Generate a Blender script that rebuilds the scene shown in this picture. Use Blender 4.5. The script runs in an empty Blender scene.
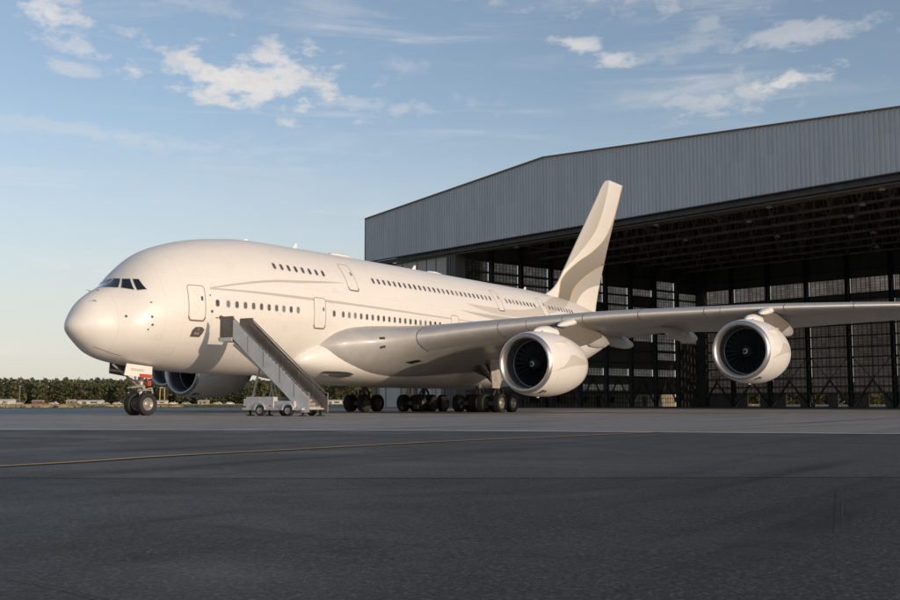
import bpy, math, random
from math import sin, cos, pi, sqrt, radians, hypot, atan2
from mathutils import Vector, Matrix
random.seed(7)
# scene frame: X = aft along the aircraft, Y = to starboard, Z = up (metres)
sc = bpy.context.scene
C = sc.collection

# ------------------------------------------------------------------ materials
def newmat(name):
    m = bpy.data.materials.new(name); m.use_nodes = True
    nt = m.node_tree; b = nt.nodes['Principled BSDF']
    return m, nt, b
def ramp(nt, fac, stops, interp='LINEAR'):
    r = nt.nodes.new('ShaderNodeValToRGB'); r.color_ramp.interpolation = interp
    e = r.color_ramp.elements
    while len(e) < len(stops): e.new(0.5)
    for i, (p, c) in enumerate(stops):
        e[i].position = p; e[i].color = (c[0], c[1], c[2], 1)
    nt.links.new(fac, r.inputs[0]); return r.outputs[0]
def noise(nt, vec, scale, detail=4, rough=.55, dist=0):
    n = nt.nodes.new('ShaderNodeTexNoise'); n.inputs['Scale'].default_value = scale
    n.inputs['Detail'].default_value = detail; n.inputs['Roughness'].default_value = rough
    n.inputs['Distortion'].default_value = dist
    if vec is not None: nt.links.new(vec, n.inputs['Vector'])
    return n.outputs['Fac']
def objco(nt, scale=None):
    t = nt.nodes.new('ShaderNodeTexCoord').outputs['Object']
    if scale:
        m = nt.nodes.new('ShaderNodeMapping'); m.inputs['Scale'].default_value = scale
        nt.links.new(t, m.inputs[0]); t = m.outputs[0]
    return t
def mth(nt, op, a, b=None, c=None, clamp=False):
    n = nt.nodes.new('ShaderNodeMath'); n.operation = op; n.use_clamp = clamp
    for i, v in enumerate((a, b, c)):
        if v is None: continue
        if isinstance(v, (int, float)): n.inputs[i].default_value = v
        else: nt.links.new(v, n.inputs[i])
    return n.outputs[0]
def mixc(nt, f, a, b, mode='MIX'):
    n = nt.nodes.new('ShaderNodeMix'); n.data_type = 'RGBA'; n.blend_type = mode
    for s, v in ((0, f), (6, a), (7, b)):
        if isinstance(v, (int, float)): n.inputs[s].default_value = v
        elif isinstance(v, tuple): n.inputs[s].default_value = (v[0], v[1], v[2], 1)
        else: nt.links.new(v, n.inputs[s])
    return n.outputs[2]
def bump(nt, b, h, strength=.3, dist=.02):
    n = nt.nodes.new('ShaderNodeBump'); n.inputs['Strength'].default_value = strength
    n.inputs['Distance'].default_value = dist
    nt.links.new(h, n.inputs['Height']); nt.links.new(n.outputs[0], b.inputs['Normal'])
def simple(name, col, rough=.5, metal=0, var=.12, nscale=3, coat=0, bmp=0, spec=.5):
    m, nt, b = newmat(name)
    o = objco(nt)
    f = noise(nt, o, nscale, 6, .6)
    lo = tuple(max(0, c*(1-var)) for c in col); hi = tuple(min(1, c*(1+var)) for c in col)
    nt.links.new(ramp(nt, f, [(.3, lo), (.7, hi)]), b.inputs['Base Color'])
    b.inputs['Roughness'].default_value = rough; b.inputs['Metallic'].default_value = metal
    b.inputs['Coat Weight'].default_value = coat; b.inputs['Coat Roughness'].default_value = .08
    b.inputs['Specular IOR Level'].default_value = spec
    if bmp: bump(nt, b, noise(nt, o, nscale*8, 4), bmp, .02)
    return m
def curve_node(nt, val, pts, x0, x1, y0, y1):
    """maps val (x0..x1) through the points to (y0..y1)"""
    n = nt.nodes.new('ShaderNodeFloatCurve')
    a = mth(nt, 'DIVIDE', mth(nt, 'SUBTRACT', val, x0), x1-x0, clamp=True)
    nt.links.new(a, n.inputs['Value'])
    cu = n.mapping.curves[0]
    P = sorted(((x-x0)/(x1-x0), (y-y0)/(y1-y0)) for x, y in pts)
    while len(cu.points) < len(P): cu.points.new(.5, .5)
    for p, (x, y) in zip(cu.points, P): p.location = (x, y)
    n.mapping.use_clip = False; n.mapping.update()
    return mth(nt, 'ADD', mth(nt, 'MULTIPLY', n.outputs[0], y1-y0), y0)
def smooth(nt, v, lo, hi):
    n = nt.nodes.new('ShaderNodeMapRange'); n.interpolation_type = 'SMOOTHSTEP'
    nt.links.new(v, n.inputs[0]); n.inputs[1].default_value = lo; n.inputs[2].default_value = hi
    return n.outputs[0]

CREAM = (.80, .752, .678); TAUPE = (.40, .35, .285); PALE = (.60, .545, .47); GOLD = (.62, .36, .09)
def paint_base(name):
    m, nt, b = newmat(name)
    b.inputs['Roughness'].default_value = .42; b.inputs['Coat Weight'].default_value = .35
    b.inputs['Coat Roughness'].default_value = .2
    o = objco(nt)
    dirt = noise(nt, objco(nt, (.25, 1.5, 1)), 1.2, 8, .6)
    col = ramp(nt, dirt, [(.3, tuple(c*.95 for c in CREAM)), (.7, CREAM)])
    return m, nt, b, o, col
def sep(nt, v):
    s = nt.nodes.new('ShaderNodeSeparateXYZ'); nt.links.new(v, s.inputs[0]); return s.outputs
def finish(nt, b, col):
    nt.links.new(col, b.inputs['Base Color'])

M = {}
m, nt, b, o, col = paint_base('cream_paint'); finish(nt, b, col); M['paint'] = m
# fuselage paint: livery bands + frame joints
m, nt, b, o, col = paint_base('fuselage_paint')
x, y, z = sep(nt, o)
def band(f_hi, f_lo):
    return mth(nt, 'MULTIPLY', mth(nt, 'LESS_THAN', z, f_hi), mth(nt, 'GREATER_THAN', z, f_lo))
def inx(a, bb): return mth(nt, 'MULTIPLY', mth(nt, 'GREATER_THAN', x, a), mth(nt, 'LESS_THAN', x, bb))
u1 = curve_node(nt, x, [(6.9, 7.1), (9.5, 7.62), (12, 8.0), (14.5, 8.21), (17, 8.40), (19.2, 8.50)], 6, 20, 5, 11)
d1 = curve_node(nt, x, [(6.9, 7.02), (9.5, 7.50), (12, 7.86), (14.5, 8.05), (17, 8.28), (19.2, 8.49)], 6, 20, 5, 11)
k1 = mth(nt, 'MULTIPLY', band(u1, d1), inx(6.9, 19.2))
u2 = curve_node(nt, x, [(6.9, 7.08), (9, 7.14), (14.2, 7.19), (18.4, 7.18), (31, 7.0), (38, 6.86)], 6, 40, 5, 11)
d2 = curve_node(nt, x, [(6.9, 6.99), (9, 7.02), (14.2, 7.03), (18.4, 7.02), (31, 6.90), (38, 6.85)], 6, 40, 5, 11)
k2 = mth(nt, 'MULTIPLY', band(u2, d2), inx(6.9, 37.8))
col = mixc(nt, mth(nt, 'MAXIMUM', k1, k2), col, tuple(c*.86 for c in PALE))
u3 = curve_node(nt, x, [(34, 8.35), (37.7, 8.31), (41, 8.36), (44.6, 8.65), (48, 9.45), (51, 10.2), (56, 11)], 33, 58, 5, 12)
d3 = curve_node(nt, x, [(34, 8.34), (37.2, 7.85), (40, 7.74), (44.1, 7.94), (47, 8.31), (50.9, 9.05), (55.2, 10.2), (58, 11)], 33, 58, 5, 12)
k3 = mth(nt, 'MULTIPLY', band(u3, d3), inx(34, 58))
col = mixc(nt, k3, col, PALE)
u4 = curve_node(nt, x, [(33, 7.72), (38, 7.66), (44, 7.72), (50, 8.2), (56, 8.9), (64, 9.9)], 32, 66, 5, 12)
d4 = curve_node(nt, x, [(33, 7.70), (38, 7.3), (44, 7.2), (50, 7.6), (56, 8.35), (64, 9.4)], 32, 66, 5, 12)
k4 = mth(nt, 'MULTIPLY', band(u4, d4), inx(33, 64))
col = mixc(nt, k4, col, tuple(c*.85 for c in PALE))
u5 = curve_node(nt, x, [(53, 11.5), (56, 10.9), (60, 10.2), (66, 9.5)], 52, 67, 5, 12)
k5 = mth(nt, 'MULTIPLY', mth(nt, 'GREATER_THAN', z, u5), mth(nt, 'GREATER_THAN', x, 53))
col = mixc(nt, k5, col, PALE)
# frame joints and lap seams
jj = None
for xj in (1.85, 4.1, 5.2, 6.95, 8.6, 10.3, 12.2, 14.9, 17.1, 18.9, 22.6, 25, 27.3, 30, 33.0, 35.6, 38.4, 41.2, 44, 47, 50, 53.2, 56.5, 62):
    d = mth(nt, 'LESS_THAN', mth(nt, 'ABSOLUTE', mth(nt, 'SUBTRACT', x, xj)), .016)
    jj = d if jj is None else mth(nt, 'ADD', jj, d)
for zj in (5.55, 7.75, 9.75, 3.9):
    d = mth(nt, 'MULTIPLY', mth(nt, 'LESS_THAN', mth(nt, 'ABSOLUTE', mth(nt, 'SUBTRACT', z, zj)), .010), mth(nt, 'GREATER_THAN', x, 4.1))
    jj = mth(nt, 'ADD', jj, d)
col = mixc(nt, mth(nt, 'MULTIPLY', mth(nt, 'MINIMUM', jj, 1), .15), col, (.32, .28, .24))
finish(nt, b, col)
bump(nt, b, noise(nt, objco(nt, (.5, 1, 1)), 1.1, 3), .06, .05)
M['fus'] = m
# fin paint
m, nt, b, o, col = paint_base('fin_paint')
x, y, z = sep(nt, o)
cA = curve_node(nt, z, [(10, 52), (11.96, 54.9), (13.5, 57.1), (15.6, 60.3), (17.0,62.4), (18.4, 64.2), (20,65.55), (21.6, 66.6), (24.5, 68)], 10, 25, 50, 75)
G1 = [(10.6, 55.2), (11.18, 55.54), (12.6, 56.5), (14.35, 59.3), (16.08, 63.4), (17.94, 66.8), (20.26, 69.1), (21.77, 70.13), (24.5, 71.6)]
cG = curve_node(nt, z, G1, 10, 25, 50, 75)
cH = curve_node(nt, z, [(10.2, 57.7), (10.9, 57.94), (11.82, 58.67), (12.84, 60.4), (14.02, 63.3), (14.89, 66.2), (15.6, 70)], 10, 25, 50, 75)
cW = curve_node(nt, z, [(10, 58.9), (10.93, 59.8), (11.64, 60.9), (12.41, 63.3), (12.78, 65.7), (13.1, 72)], 10, 25, 50, 75)
col = mixc(nt, mth(nt, 'LESS_THAN', x, cA), col, (.52, .48, .42))
tp = ramp(nt, mth(nt, 'DIVIDE', mth(nt, 'SUBTRACT', z, 10), 12, clamp=True), [(0, (.20, .178, .145)), (.45, (.31, .28, .235)), (1, (.50, .46, .41))])
col = mixc(nt, mth(nt, 'GREATER_THAN', x, cG), col, tp)
col = mixc(nt, mth(nt, 'LESS_THAN', mth(nt, 'ABSOLUTE', mth(nt, 'SUBTRACT', x, cG)), mth(nt, 'ADD', .06, 0)), col, GOLD)
col = mixc(nt, mth(nt, 'GREATER_THAN', x, cH), col, (.46, .42, .365))
col = mixc(nt, mth(nt, 'LESS_THAN', mth(nt, 'ABSOLUTE', mth(nt, 'SUBTRACT', x, cH)), .075), col, (.62, .42, .15))
col = mixc(nt, mth(nt, 'GREATER_THAN', x, cW), col, CREAM)
finish(nt, b, col); M['fin'] = m
# nacelle paint with the pale swoosh and a painted pylon shadow (object origin on the engine axis at the lip)
m, nt, b, o, col = paint_base('nacelle_paint')
x, y, z = sep(nt, o)
s_hi = curve_node(nt, x, [(0, -.62), (.5, -.50), (1.6, -.10), (2.5, .48), (3.0, .55), (4.2,.36), (5.8, .30)], 0, 6, -3, 3)
s_lo = curve_node(nt, x, [(0, -.6), (.5, -.52), (1.6, -.33), (2.6, -.17), (4, -.06), (5.8, .02)], 0, 6, -3, 3)
k = mth(nt, 'MULTIPLY', mth(nt, 'LESS_THAN', z, s_hi), mth(nt, 'GREATER_THAN', z, s_lo))
col = mixc(nt, k, col, tuple(c*1.0 for c in PALE))
shade_lo = curve_node(nt, x, [(0, 2.3), (2.2, 1.9), (3.4, 1.5), (4.2, .95), (4.5, .2), (6,.1)], 0, 6, -3, 3)  # upper rear cowl toned down in colour, standing in for the pylon's shadow
k = mth(nt, 'MULTIPLY', mth(nt, 'GREATER_THAN', z, shade_lo), mth(nt, 'GREATER_THAN', x, 1.2))
col = mixc(nt, mth(nt, 'MULTIPLY', k, .55), col, (.66, .60, .52))
jj = mth(nt, 'LESS_THAN', mth(nt, 'ABSOLUTE', mth(nt, 'SUBTRACT', x, 2.55)), .014)
jj = mth(nt, 'ADD', jj, mth(nt, 'LESS_THAN', mth(nt, 'ABSOLUTE', mth(nt, 'SUBTRACT', x, 1.05)), .012))
jj = mth(nt, 'ADD', jj, mth(nt, 'LESS_THAN', mth(nt, 'ABSOLUTE', mth(nt, 'SUBTRACT', x, 4.2)), .012))
col = mixc(nt, mth(nt, 'MULTIPLY', jj, .35), col, (.25, .22, .2))
finish(nt, b, col); M['nac'] = m

M['wing'] = simple('wing_paint', (.43, .41, .38), .42, 0, .08, 1.2, coat=.3)
M['slat'] = simple('slat_metal', (.50, .475, .445), .36, .45, .06, 1.5)
M['alu'] = simple('bare_aluminium', (.56, .54, .52), .38, .9, .05, 2)
M['duct'] = simple('inlet_duct', (.075, .08, .088), .5, .1, .1, 3)
M['fan'] = simple('titanium_fan', (.075, .075, .08), .42, .5, .15, 6)
M['black'] = simple('soft_black', (.012, .012, .014), .6)
M['spin'] = simple('spinner_grey', (.045, .045, .05), .35)
M['whitepaint'] = simple('white_paint', (.78, .76, .72), .45, var=.08)
M['exh'] = simple('exhaust_metal', (.33, .28, .24), .35, .9, .2, 5)
M['glass'] = simple('dark_glass', (.012, .014, .018), .06, 0, .1, 2, coat=1)
M['cabin'] = simple('cabin_window', (.085, .088, .095), .18, 0, .3, 1.5, coat=.6)
M['seal'] = simple('door_seal', (.27, .235, .195), .6)
M['darkseal'] = simple('door_sill', (.17, .14, .115), .6)
M['pit'] = simple('vent_dark', (.10, .085, .07), .55)
M['red'] = simple('red_paint', (.52, .055, .03), .5)
M['rubber'] = simple('tyre_rubber', (.021, .020, .020), .75, 0, .2, 6, bmp=.2)
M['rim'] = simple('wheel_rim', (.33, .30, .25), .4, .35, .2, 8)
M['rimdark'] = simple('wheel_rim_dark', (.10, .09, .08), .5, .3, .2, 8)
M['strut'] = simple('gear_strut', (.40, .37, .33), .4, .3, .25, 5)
M['gdoor'] = simple('gear_door_shaded', (.42,.38,.33), .5, 0, .3, 2)  # duller, patchy tone puts the shade on the wing gear doors into their colour
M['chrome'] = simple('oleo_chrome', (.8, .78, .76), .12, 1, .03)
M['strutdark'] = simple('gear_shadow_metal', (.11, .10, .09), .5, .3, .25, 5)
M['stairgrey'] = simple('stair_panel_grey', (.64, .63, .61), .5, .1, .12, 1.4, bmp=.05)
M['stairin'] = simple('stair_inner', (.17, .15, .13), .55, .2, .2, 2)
M['tread'] = simple('stair_tread', (.33, .29, .25), .7, 0, .25, 5, bmp=.2)
M['chassis'] = simple('chassis_white', (.55, .54, .52), .5, 0, .2, 2)
M['pipe'] = simple('rail_steel', (.36, .34, .32), .35, .8, .1)
# hangar
def _c(): pass
def corr_mat():
    m, nt, b = newmat('corrugated_steel')
    o = objco(nt)
    st = noise(nt, objco(nt, (1.6, 1, .035)), 1.5, 6, .65)
    pn = noise(nt, objco(nt, (.03, 1, .02)), 1.0, 2, .5)
    c = ramp(nt, st, [(.25, (.46, .465, .475)), (.75, (.61, .612, .615))])
    c = mixc(nt, .35, c, ramp(nt, pn, [(.35, (.43, .435, .445)), (.65, (.61, .612, .615))]))
    xx, yy, zz = sep(nt, o)
    wn = nt.nodes.new('ShaderNodeTexWhiteNoise'); wn.noise_dimensions = '2D'; cb = nt.nodes.new('ShaderNodeCombineXYZ')
    nt.links.new(mth(nt, 'FLOOR', mth(nt, 'DIVIDE', xx, 1.24)), cb.inputs[0]); nt.links.new(mth(nt, 'GREATER_THAN', zz, mth(nt, 'SUBTRACT', 31.4, mth(nt, 'MULTIPLY', xx, .012))), cb.inputs[1]); nt.links.new(cb.outputs[0], wn.inputs['Vector'])
    c = mixc(nt, 1, c, ramp(nt, wn.outputs['Value'], [(0, (.95,.95,.95)), (1, (1.03,1.03,1.03))]), 'MULTIPLY')
    rs = noise(nt, objco(nt, (.9, 1, .10)), 1.3, 5, .7)
    c = mixc(nt, mth(nt, 'MULTIPLY', smooth(nt, rs, .62, .78), .35), c, (.26, .20, .15))
    nt.links.new(c, b.inputs['Base Color']); b.inputs['Roughness'].default_value = .5
    b.inputs['Metallic'].default_value = .1
    return m
M['corr'] = corr_mat()
def streaky(name, lo, hi, rough=.7):
    m, nt, b = newmat(name)
    st = noise(nt, objco(nt, (1.2, 1.2, .06)), 1.2, 6, .65)
    nt.links.new(ramp(nt, st, [(.25, lo), (.75, hi)]), b.inputs['Base Color'])
    b.inputs['Roughness'].default_value = rough
    return m
M['annex'] = streaky('annex_cladding', (.42, .39, .345), (.58, .54, .48))  # warm bounce light on the front wall is put into this beige
M['pilaster'] = streaky('pilaster_brown', (.13, .095, .06), (.23, .165, .10))
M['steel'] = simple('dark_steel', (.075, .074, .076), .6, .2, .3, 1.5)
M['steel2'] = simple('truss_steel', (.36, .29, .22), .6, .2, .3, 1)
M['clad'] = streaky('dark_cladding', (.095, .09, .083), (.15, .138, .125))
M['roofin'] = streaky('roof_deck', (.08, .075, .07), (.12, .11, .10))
M['trim'] = simple('eave_trim', (.16, .125, .09), .6)
M['shedw0'] = simple('added_building_wall', (.72,.64,.52), .7)  # wall colour of the pale building added behind the side windows
M['grime'] = simple('lamp_white', (.85, .78, .66), .5)
def pane_mat(name, tr, var, cell, tint=(1, .93, .82), mull=.12, frosted=False):
    """grimy wired glass: what is outside shows through dimmed, glazing bars as a grid"""
    m = bpy.data.materials.new(name); m.use_nodes = True; nt = m.node_tree
    nt.nodes.remove(nt.nodes['Principled BSDF']); out = nt.nodes['Material Output']
    o = nt.nodes.new('ShaderNodeTexCoord').outputs['UV']
    x, y, z = sep(nt, o)
    wn = nt.nodes.new('ShaderNodeTexWhiteNoise'); wn.noise_dimensions = '3D'
    sx = mth(nt, 'DIVIDE', x, cell[0]); sy = mth(nt, 'DIVIDE', y, cell[1])
    cb = nt.nodes.new('ShaderNodeCombineXYZ')
    nt.links.new(mth(nt, 'FLOOR', sx), cb.inputs[0]); nt.links.new(mth(nt, 'FLOOR', sy), cb.inputs[1])
    nt.links.new(cb.outputs[0], wn.inputs['Vector'])
    f = mth(nt, 'ADD', mth(nt, 'MULTIPLY', wn.outputs['Value'], var), 1-var)
    big = noise(nt, o, .12, 3, .6)
    f = mth(nt, 'MULTIPLY', f, mth(nt, 'ADD', mth(nt, 'MULTIPLY', big, 1.4), .25))
    fx = mth(nt, 'ABSOLUTE', mth(nt, 'SUBTRACT', mth(nt, 'FRACT', sx), .5))
    fy = mth(nt, 'ABSOLUTE', mth(nt, 'SUBTRACT', mth(nt, 'FRACT', sy), .5))
    bars = mth(nt, 'MAXIMUM', mth(nt, 'GREATER_THAN', fx, .5-mull), mth(nt, 'GREATER_THAN', fy, .5-mull*.6))
    f = mth(nt, 'MULTIPLY', f, mth(nt, 'SUBTRACT', 1, mth(nt, 'MULTIPLY', bars, .8)))
    tb = nt.nodes.new('ShaderNodeBsdfTranslucent' if frosted else 'ShaderNodeBsdfTransparent')
    nt.links.new(mixc(nt, 1, (tint[0]*tr, tint[1]*tr, tint[2]*tr), f, 'MULTIPLY'), tb.inputs[0])
    df = nt.nodes.new('ShaderNodeBsdfPrincipled'); df.inputs['Base Color'].default_value = (.05, .046, .04, 1)
    df.inputs['Roughness'].default_value = .35
    ad = nt.nodes.new('ShaderNodeMixShader'); ad.inputs[0].default_value = .3
    nt.links.new(tb.outputs[0], ad.inputs[1]); nt.links.new(df.outputs[0], ad.inputs[2])
    nt.links.new(ad.outputs[0], out.inputs[0])
    return m
M['paneS'] = pane_mat('wired_glass_bright', .78, .4, (.78, .52), tint=(1,.82,.64), frosted=True)
M['paneL'] = pane_mat('wired_glass_low', .75, .3, (.78, .8), tint=(1,.92,.80))
M['paneB'] = pane_mat('wired_glass_dim', .20, .3, (.9, .55), tint=(1,.86,.72), mull=.09, frosted=True)
M['paneT'] = pane_mat('wired_glass_top', .52, .35, (.9, .5), tint=(1,.88,.76), mull=.09, frosted=True)
M['paneO'] = pane_mat('clear_glass', 1.25, .1, (.75, 2.6), mull=.06)

# ------------------------------------------------------------------ mesh helpers
def mk(name, verts, faces, mat, parent=None, smooth_=False, mi=None, uv=None):
    me = bpy.data.meshes.new(name); me.from_pydata([tuple(v) for v in verts], [], faces)
    mats = mat if isinstance(mat, (list, tuple)) else [mat]
    for q in mats: me.materials.append(q)
    if mi: me.polygons.foreach_set('material_index', mi)
    if smooth_: me.polygons.foreach_set('use_smooth', [True]*len(me.polygons))
    if uv:
        l = me.uv_layers.new()
        for lp in me.loops: l.data[lp.index].uv = uv[lp.vertex_index]
    me.update(); me.validate()
    ob = bpy.data.objects.new(name, me); C.objects.link(ob)
    if parent is not None: ob.parent = parent
    return ob
class MB:
    def __init__(s): s.v = []; s.f = []; s.m = []; s.sm = False
    def add(s, V, F, mi=0):
        n = len(s.v); s.v += [tuple(v) for v in V]; s.f += [tuple(i+n for i in f) for f in F]; s.m += [mi]*len(F)
    def box(s, a, b, mi=0):
        x0, y0, z0 = a; x1, y1, z1 = b
        s.add([(x0,y0,z0),(x1,y0,z0),(x1,y1,z0),(x0,y1,z0),(x0,y0,z1),(x1,y0,z1),(x1,y1,z1),(x0,y1,z1)],
              [(0,3,2,1),(4,5,6,7),(0,1,5,4),(1,2,6,5),(2,3,7,6),(3,0,4,7)], mi)
    def bar(s, p, q, w, h=None, mi=0, n=4):
        """square/round bar between two points"""
        p = Vector(p); q = Vector(q); d = (q-p)
        if d.length < 1e-6: return
        d.normalize(); a = Vector((0,0,1)) if abs(d.z) < .9 else Vector((1,0,0))
        u = d.cross(a).normalized(); v = u.cross(d).normalized(); h = h or w
        V = []
        for c in (p, q):
            for k in range(n):
                t = 2*pi*(k+.5)/n; r = .7071 if n == 4 else .5
                V.append(c+u*cos(t)*w*r+v*sin(t)*h*r)
        F = [(k, (k+1)%n, n+(k+1)%n, n+k) for k in range(n)] + [tuple(range(n))[::-1], tuple(range(n, 2*n))]
        s.add(V, F, mi)
    def lathe(s, prof, axis='x', org=(0,0,0), n=48, mi=0, closed=False):
        V = []; F = []
        for (a, r) in prof:
            for k in range(n):
                t = 2*pi*k/n
                if axis == 'x': V.append((org[0]+a, org[1]+r*cos(t), org[2]+r*sin(t)))
                elif axis == 'y': V.append((org[0]+r*cos(t), org[1]+a, org[2]+r*sin(t)))
                else: V.append((org[0]+r*cos(t), org[1]+r*sin(t), org[2]+a))
        for i in range(len(prof)-1):
            for k in range(n):
                F.append((i*n+k, i*n+(k+1)%n, (i+1)*n+(k+1)%n, (i+1)*n+k))
        s.add(V, F, mi)
    def prism(s, poly, y0, y1, mi=0):
        """poly in (x,z) extruded in y"""
        n = len(poly)
        V = [(x, y0, z) for x, z in poly]+[(x, y1, z) for x, z in poly]
        s.add(V, [tuple(range(n)), tuple(range(2*n-1, n-1, -1))]+[(k, k+n, (k+1)%n+n, (k+1)%n) for k in range(n)], mi)
    def build(s, name, mat, parent=None, smooth_=False, bevel=0):
        o = mk(name, s.v, s.f, mat, parent, smooth_, s.m if isinstance(mat, (list, tuple)) else None)
        if bevel:
            bm = o.modifiers.new('bevel', 'BEVEL'); bm.width = bevel; bm.segments = 2; bm.limit_method = 'ANGLE'
        return o
def smooth_angle(o, deg=35):
    me = o.data
    me.polygons.foreach_set('use_smooth', [True]*len(me.polygons))
    try: me.set_sharp_from_angle(angle=radians(deg))
    except Exception: pass
    return o
def empty(name, loc=(0,0,0), rz=0):
    o = bpy.data.objects.new(name, None); C.objects.link(o); o.location = loc; o.rotation_euler = (0,0,rz); return o
def tag(o, label=None, cat=None, group=None, kind=None):
    if label: o['label'] = label
    if cat: o['category'] = cat
    if group: o['group'] = group
    if kind: o['kind'] = kind
    return o
def copy_tree(o, parent=None):
    c = o.copy(); C.objects.link(c); c.parent = parent
    for ch in o.children: copy_tree(ch, c)
    return c

# ------------------------------------------------------------------ airliner: skin functions (port = -Y)
XT=[0,.25,.8,1.6,2.6,3.6,4.8,6.2,8,10,12.5,15.5,20,48,56,62,68,70.4]
ZT=[4.68,5.281,6.057,6.651,7.159,8.193,9.108,9.668,10.15,10.478,10.726,10.777,10.823,10.86,10.62,10.0,9.25,8.75]
XB=[0,.25,.8,1.6,3,5,8,12,46,52,58,64,70.4]
ZB=[4.68,4.181,3.706,3.187,2.837,2.622,2.436,2.386,2.39,2.95,4.25,5.95,8.25]
XW=[0,.25,.8,1.6,3,5,8,11,48,56,62,67,70.4]
WW=[0,.622,1.07,1.554,2.45,3.0,3.45,3.57,3.57,3.05,2.15,1.15,.22]
def pchip(xs, ys):
    n = len(xs); h = [xs[i+1]-xs[i] for i in range(n-1)]; d = [(ys[i+1]-ys[i])/h[i] for i in range(n-1)]
    m = [0]*n
    for i in range(1, n-1):
        if d[i-1]*d[i] > 0:
            a = 2*h[i]+h[i-1]; bb = h[i]+2*h[i-1]; m[i] = (a+bb)/(a/d[i-1]+bb/d[i])
    m[0] = d[0]; m[-1] = d[-1]
    def f(x):
        i = 0
        while i < n-2 and x > xs[i+1]: i += 1
        t = min(max((x-xs[i])/h[i], 0), 1)
        return (2*t**3-3*t*t+1)*ys[i]+(t**3-2*t*t+t)*h[i]*m[i]+(-2*t**3+3*t*t)*ys[i+1]+(t**3-t*t)*h[i]*m[i+1]
    return f
def sq(xs): return [sqrt(v) for v in xs]
_t = pchip(sq(XT), ZT); _b = pchip(sq(XB), ZB); _w = pchip(sq(XW), WW)
def sect(x):
    s = sqrt(max(x, 0)); T, B, W = _t(s), _b(s), _w(s); return T, B, W, B+(T-B)*.452
def sk(x, z):
    """skin point on the port side and its normal"""
    def hy(x, z):
        T, B, W, zc = sect(x); q = (z-zc)/((T-zc) if z > zc else (zc-B)+1e-9)
        return W*sqrt(max(1e-4, 1-q*q))
    h = hy(x, z); e = .04
    dx = (hy(x+e, z)-hy(x-e, z))/(2*e); dz = (hy(x, z+e)-hy(x, z-e))/(2*e)
    return Vector((x, -h, z)), Vector((-dx, -1, -dz)).normalized()
def skyz(y, z):
    """front skin: x where the half width equals |y| at height z"""
    lo, hi = .02, 9.
    for _ in range(40):
        x = (lo+hi)/2; T, B, W, zc = sect(x); q = (z-zc)/((T-zc) if z > zc else (zc-B))
        h = W*sqrt(1-q*q) if abs(q) < 1 else -1
        if h < abs(y): lo = x
        else: hi = x
    return hi
def patch(mb, pts, off=.008, mi=0, rings=2):
    """convex outline (x,z) laid on the skin"""
    cx = sum(p[0] for p in pts)/len(pts); cz = sum(p[1] for p in pts)/len(pts)
    V = []; F = []; n = len(pts)
    p, nn = sk(cx, cz); V.append(p+nn*off)
    for r in range(1, rings+1):
        for (x, z) in pts:
            t = r/rings; p, nn = sk(cx+(x-cx)*t, cz+(z-cz)*t); V.append(p+nn*off)
    for k in range(n): F.append((0, 1+(k+1)%n, 1+k))
    for r in range(1, rings):
        for k in range(n):
            a = 1+(r-1)*n; c = 1+r*n
            F.append((a+k, a+(k+1)%n, c+(k+1)%n, c+k))
    mb.add(V, F, mi)
def ribbon(mb, pts, w, off=.01, closed=True, mi=0):
    n = len(pts); V = []; F = []
    P = [sk(*p) for p in pts]
    for i in range(n):
        a = P[(i-1) % n][0] if closed or i > 0 else P[i][0]; c = P[(i+1) % n][0] if closed or i < n-1 else P[i][0]
        t = (c-a).normalized(); s = t.cross(P[i][1]).normalized()
        V += [P[i][0]+P[i][1]*off+s*w/2, P[i][0]+P[i][1]*off-s*w/2]
    for i in range(n if closed else n-1):
        j = (i+1) % n; F.append((2*i, 2*i+1, 2*j+1, 2*j))
    mb.add(V, F, mi)
def rrect(cx, cz, w, h, r, k=4, lean=0):
    pts = []
    for (sx, sz, a0) in ((1,1,0),(-1,1,90),(-1,-1,180),(1,-1,270)):
        for i in range(k+1):
            a = radians(a0+90*i/k)
            dx = sx*(w/2-r)+r*cos(a); dz = sz*(h/2-r)+r*sin(a)
            pts.append((cx+dx+lean*dz, cz+dz))
    return pts

def dense(pts, st=.14):
    out = []
    for i in range(len(pts)):
        a, c = pts[i], pts[(i+1) % len(pts)]; L = hypot(c[0]-a[0], c[1]-a[1]); k = max(1, int(L/st))
        out += [(a[0]+(c[0]-a[0])*j/k, a[1]+(c[1]-a[1])*j/k) for j in range(k)]
    return out
A = empty('airliner', (0,0,0))
tag(A, 'huge cream double deck airliner with four engines and grey gold swirls on its fin', 'airliner')
# fuselage
NT = 112; mb = MB(); xs = [.0004, .004, .012, .03, .06, .1, .15, .2]
x = .28
while x < 70.4: xs.append(x); x += .1 if x < 2 else (.2 if x < 12 else .6)
xs.append(70.4)
V = []; F = []
for x in xs:
    T, B, W, zc = sect(x)
    for k in range(NT):
        a = 2*pi*k/NT; s = sin(a)
        V.append((x, W*cos(a), zc+(T-zc)*s if s > 0 else zc+(zc-B)*s))
for i in range(len(xs)-1):
    for k in range(NT): F.append((i*NT+k, (i+1)*NT+k, (i+1)*NT+(k+1)%NT, i*NT+(k+1)%NT))
F.append(tuple(range(NT))); F.append(tuple((len(xs)-1)*NT+k for k in range(NT-1, -1, -1)))
mb.add(V, F); mb.build('fuselage', M['fus'], A, True)
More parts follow.
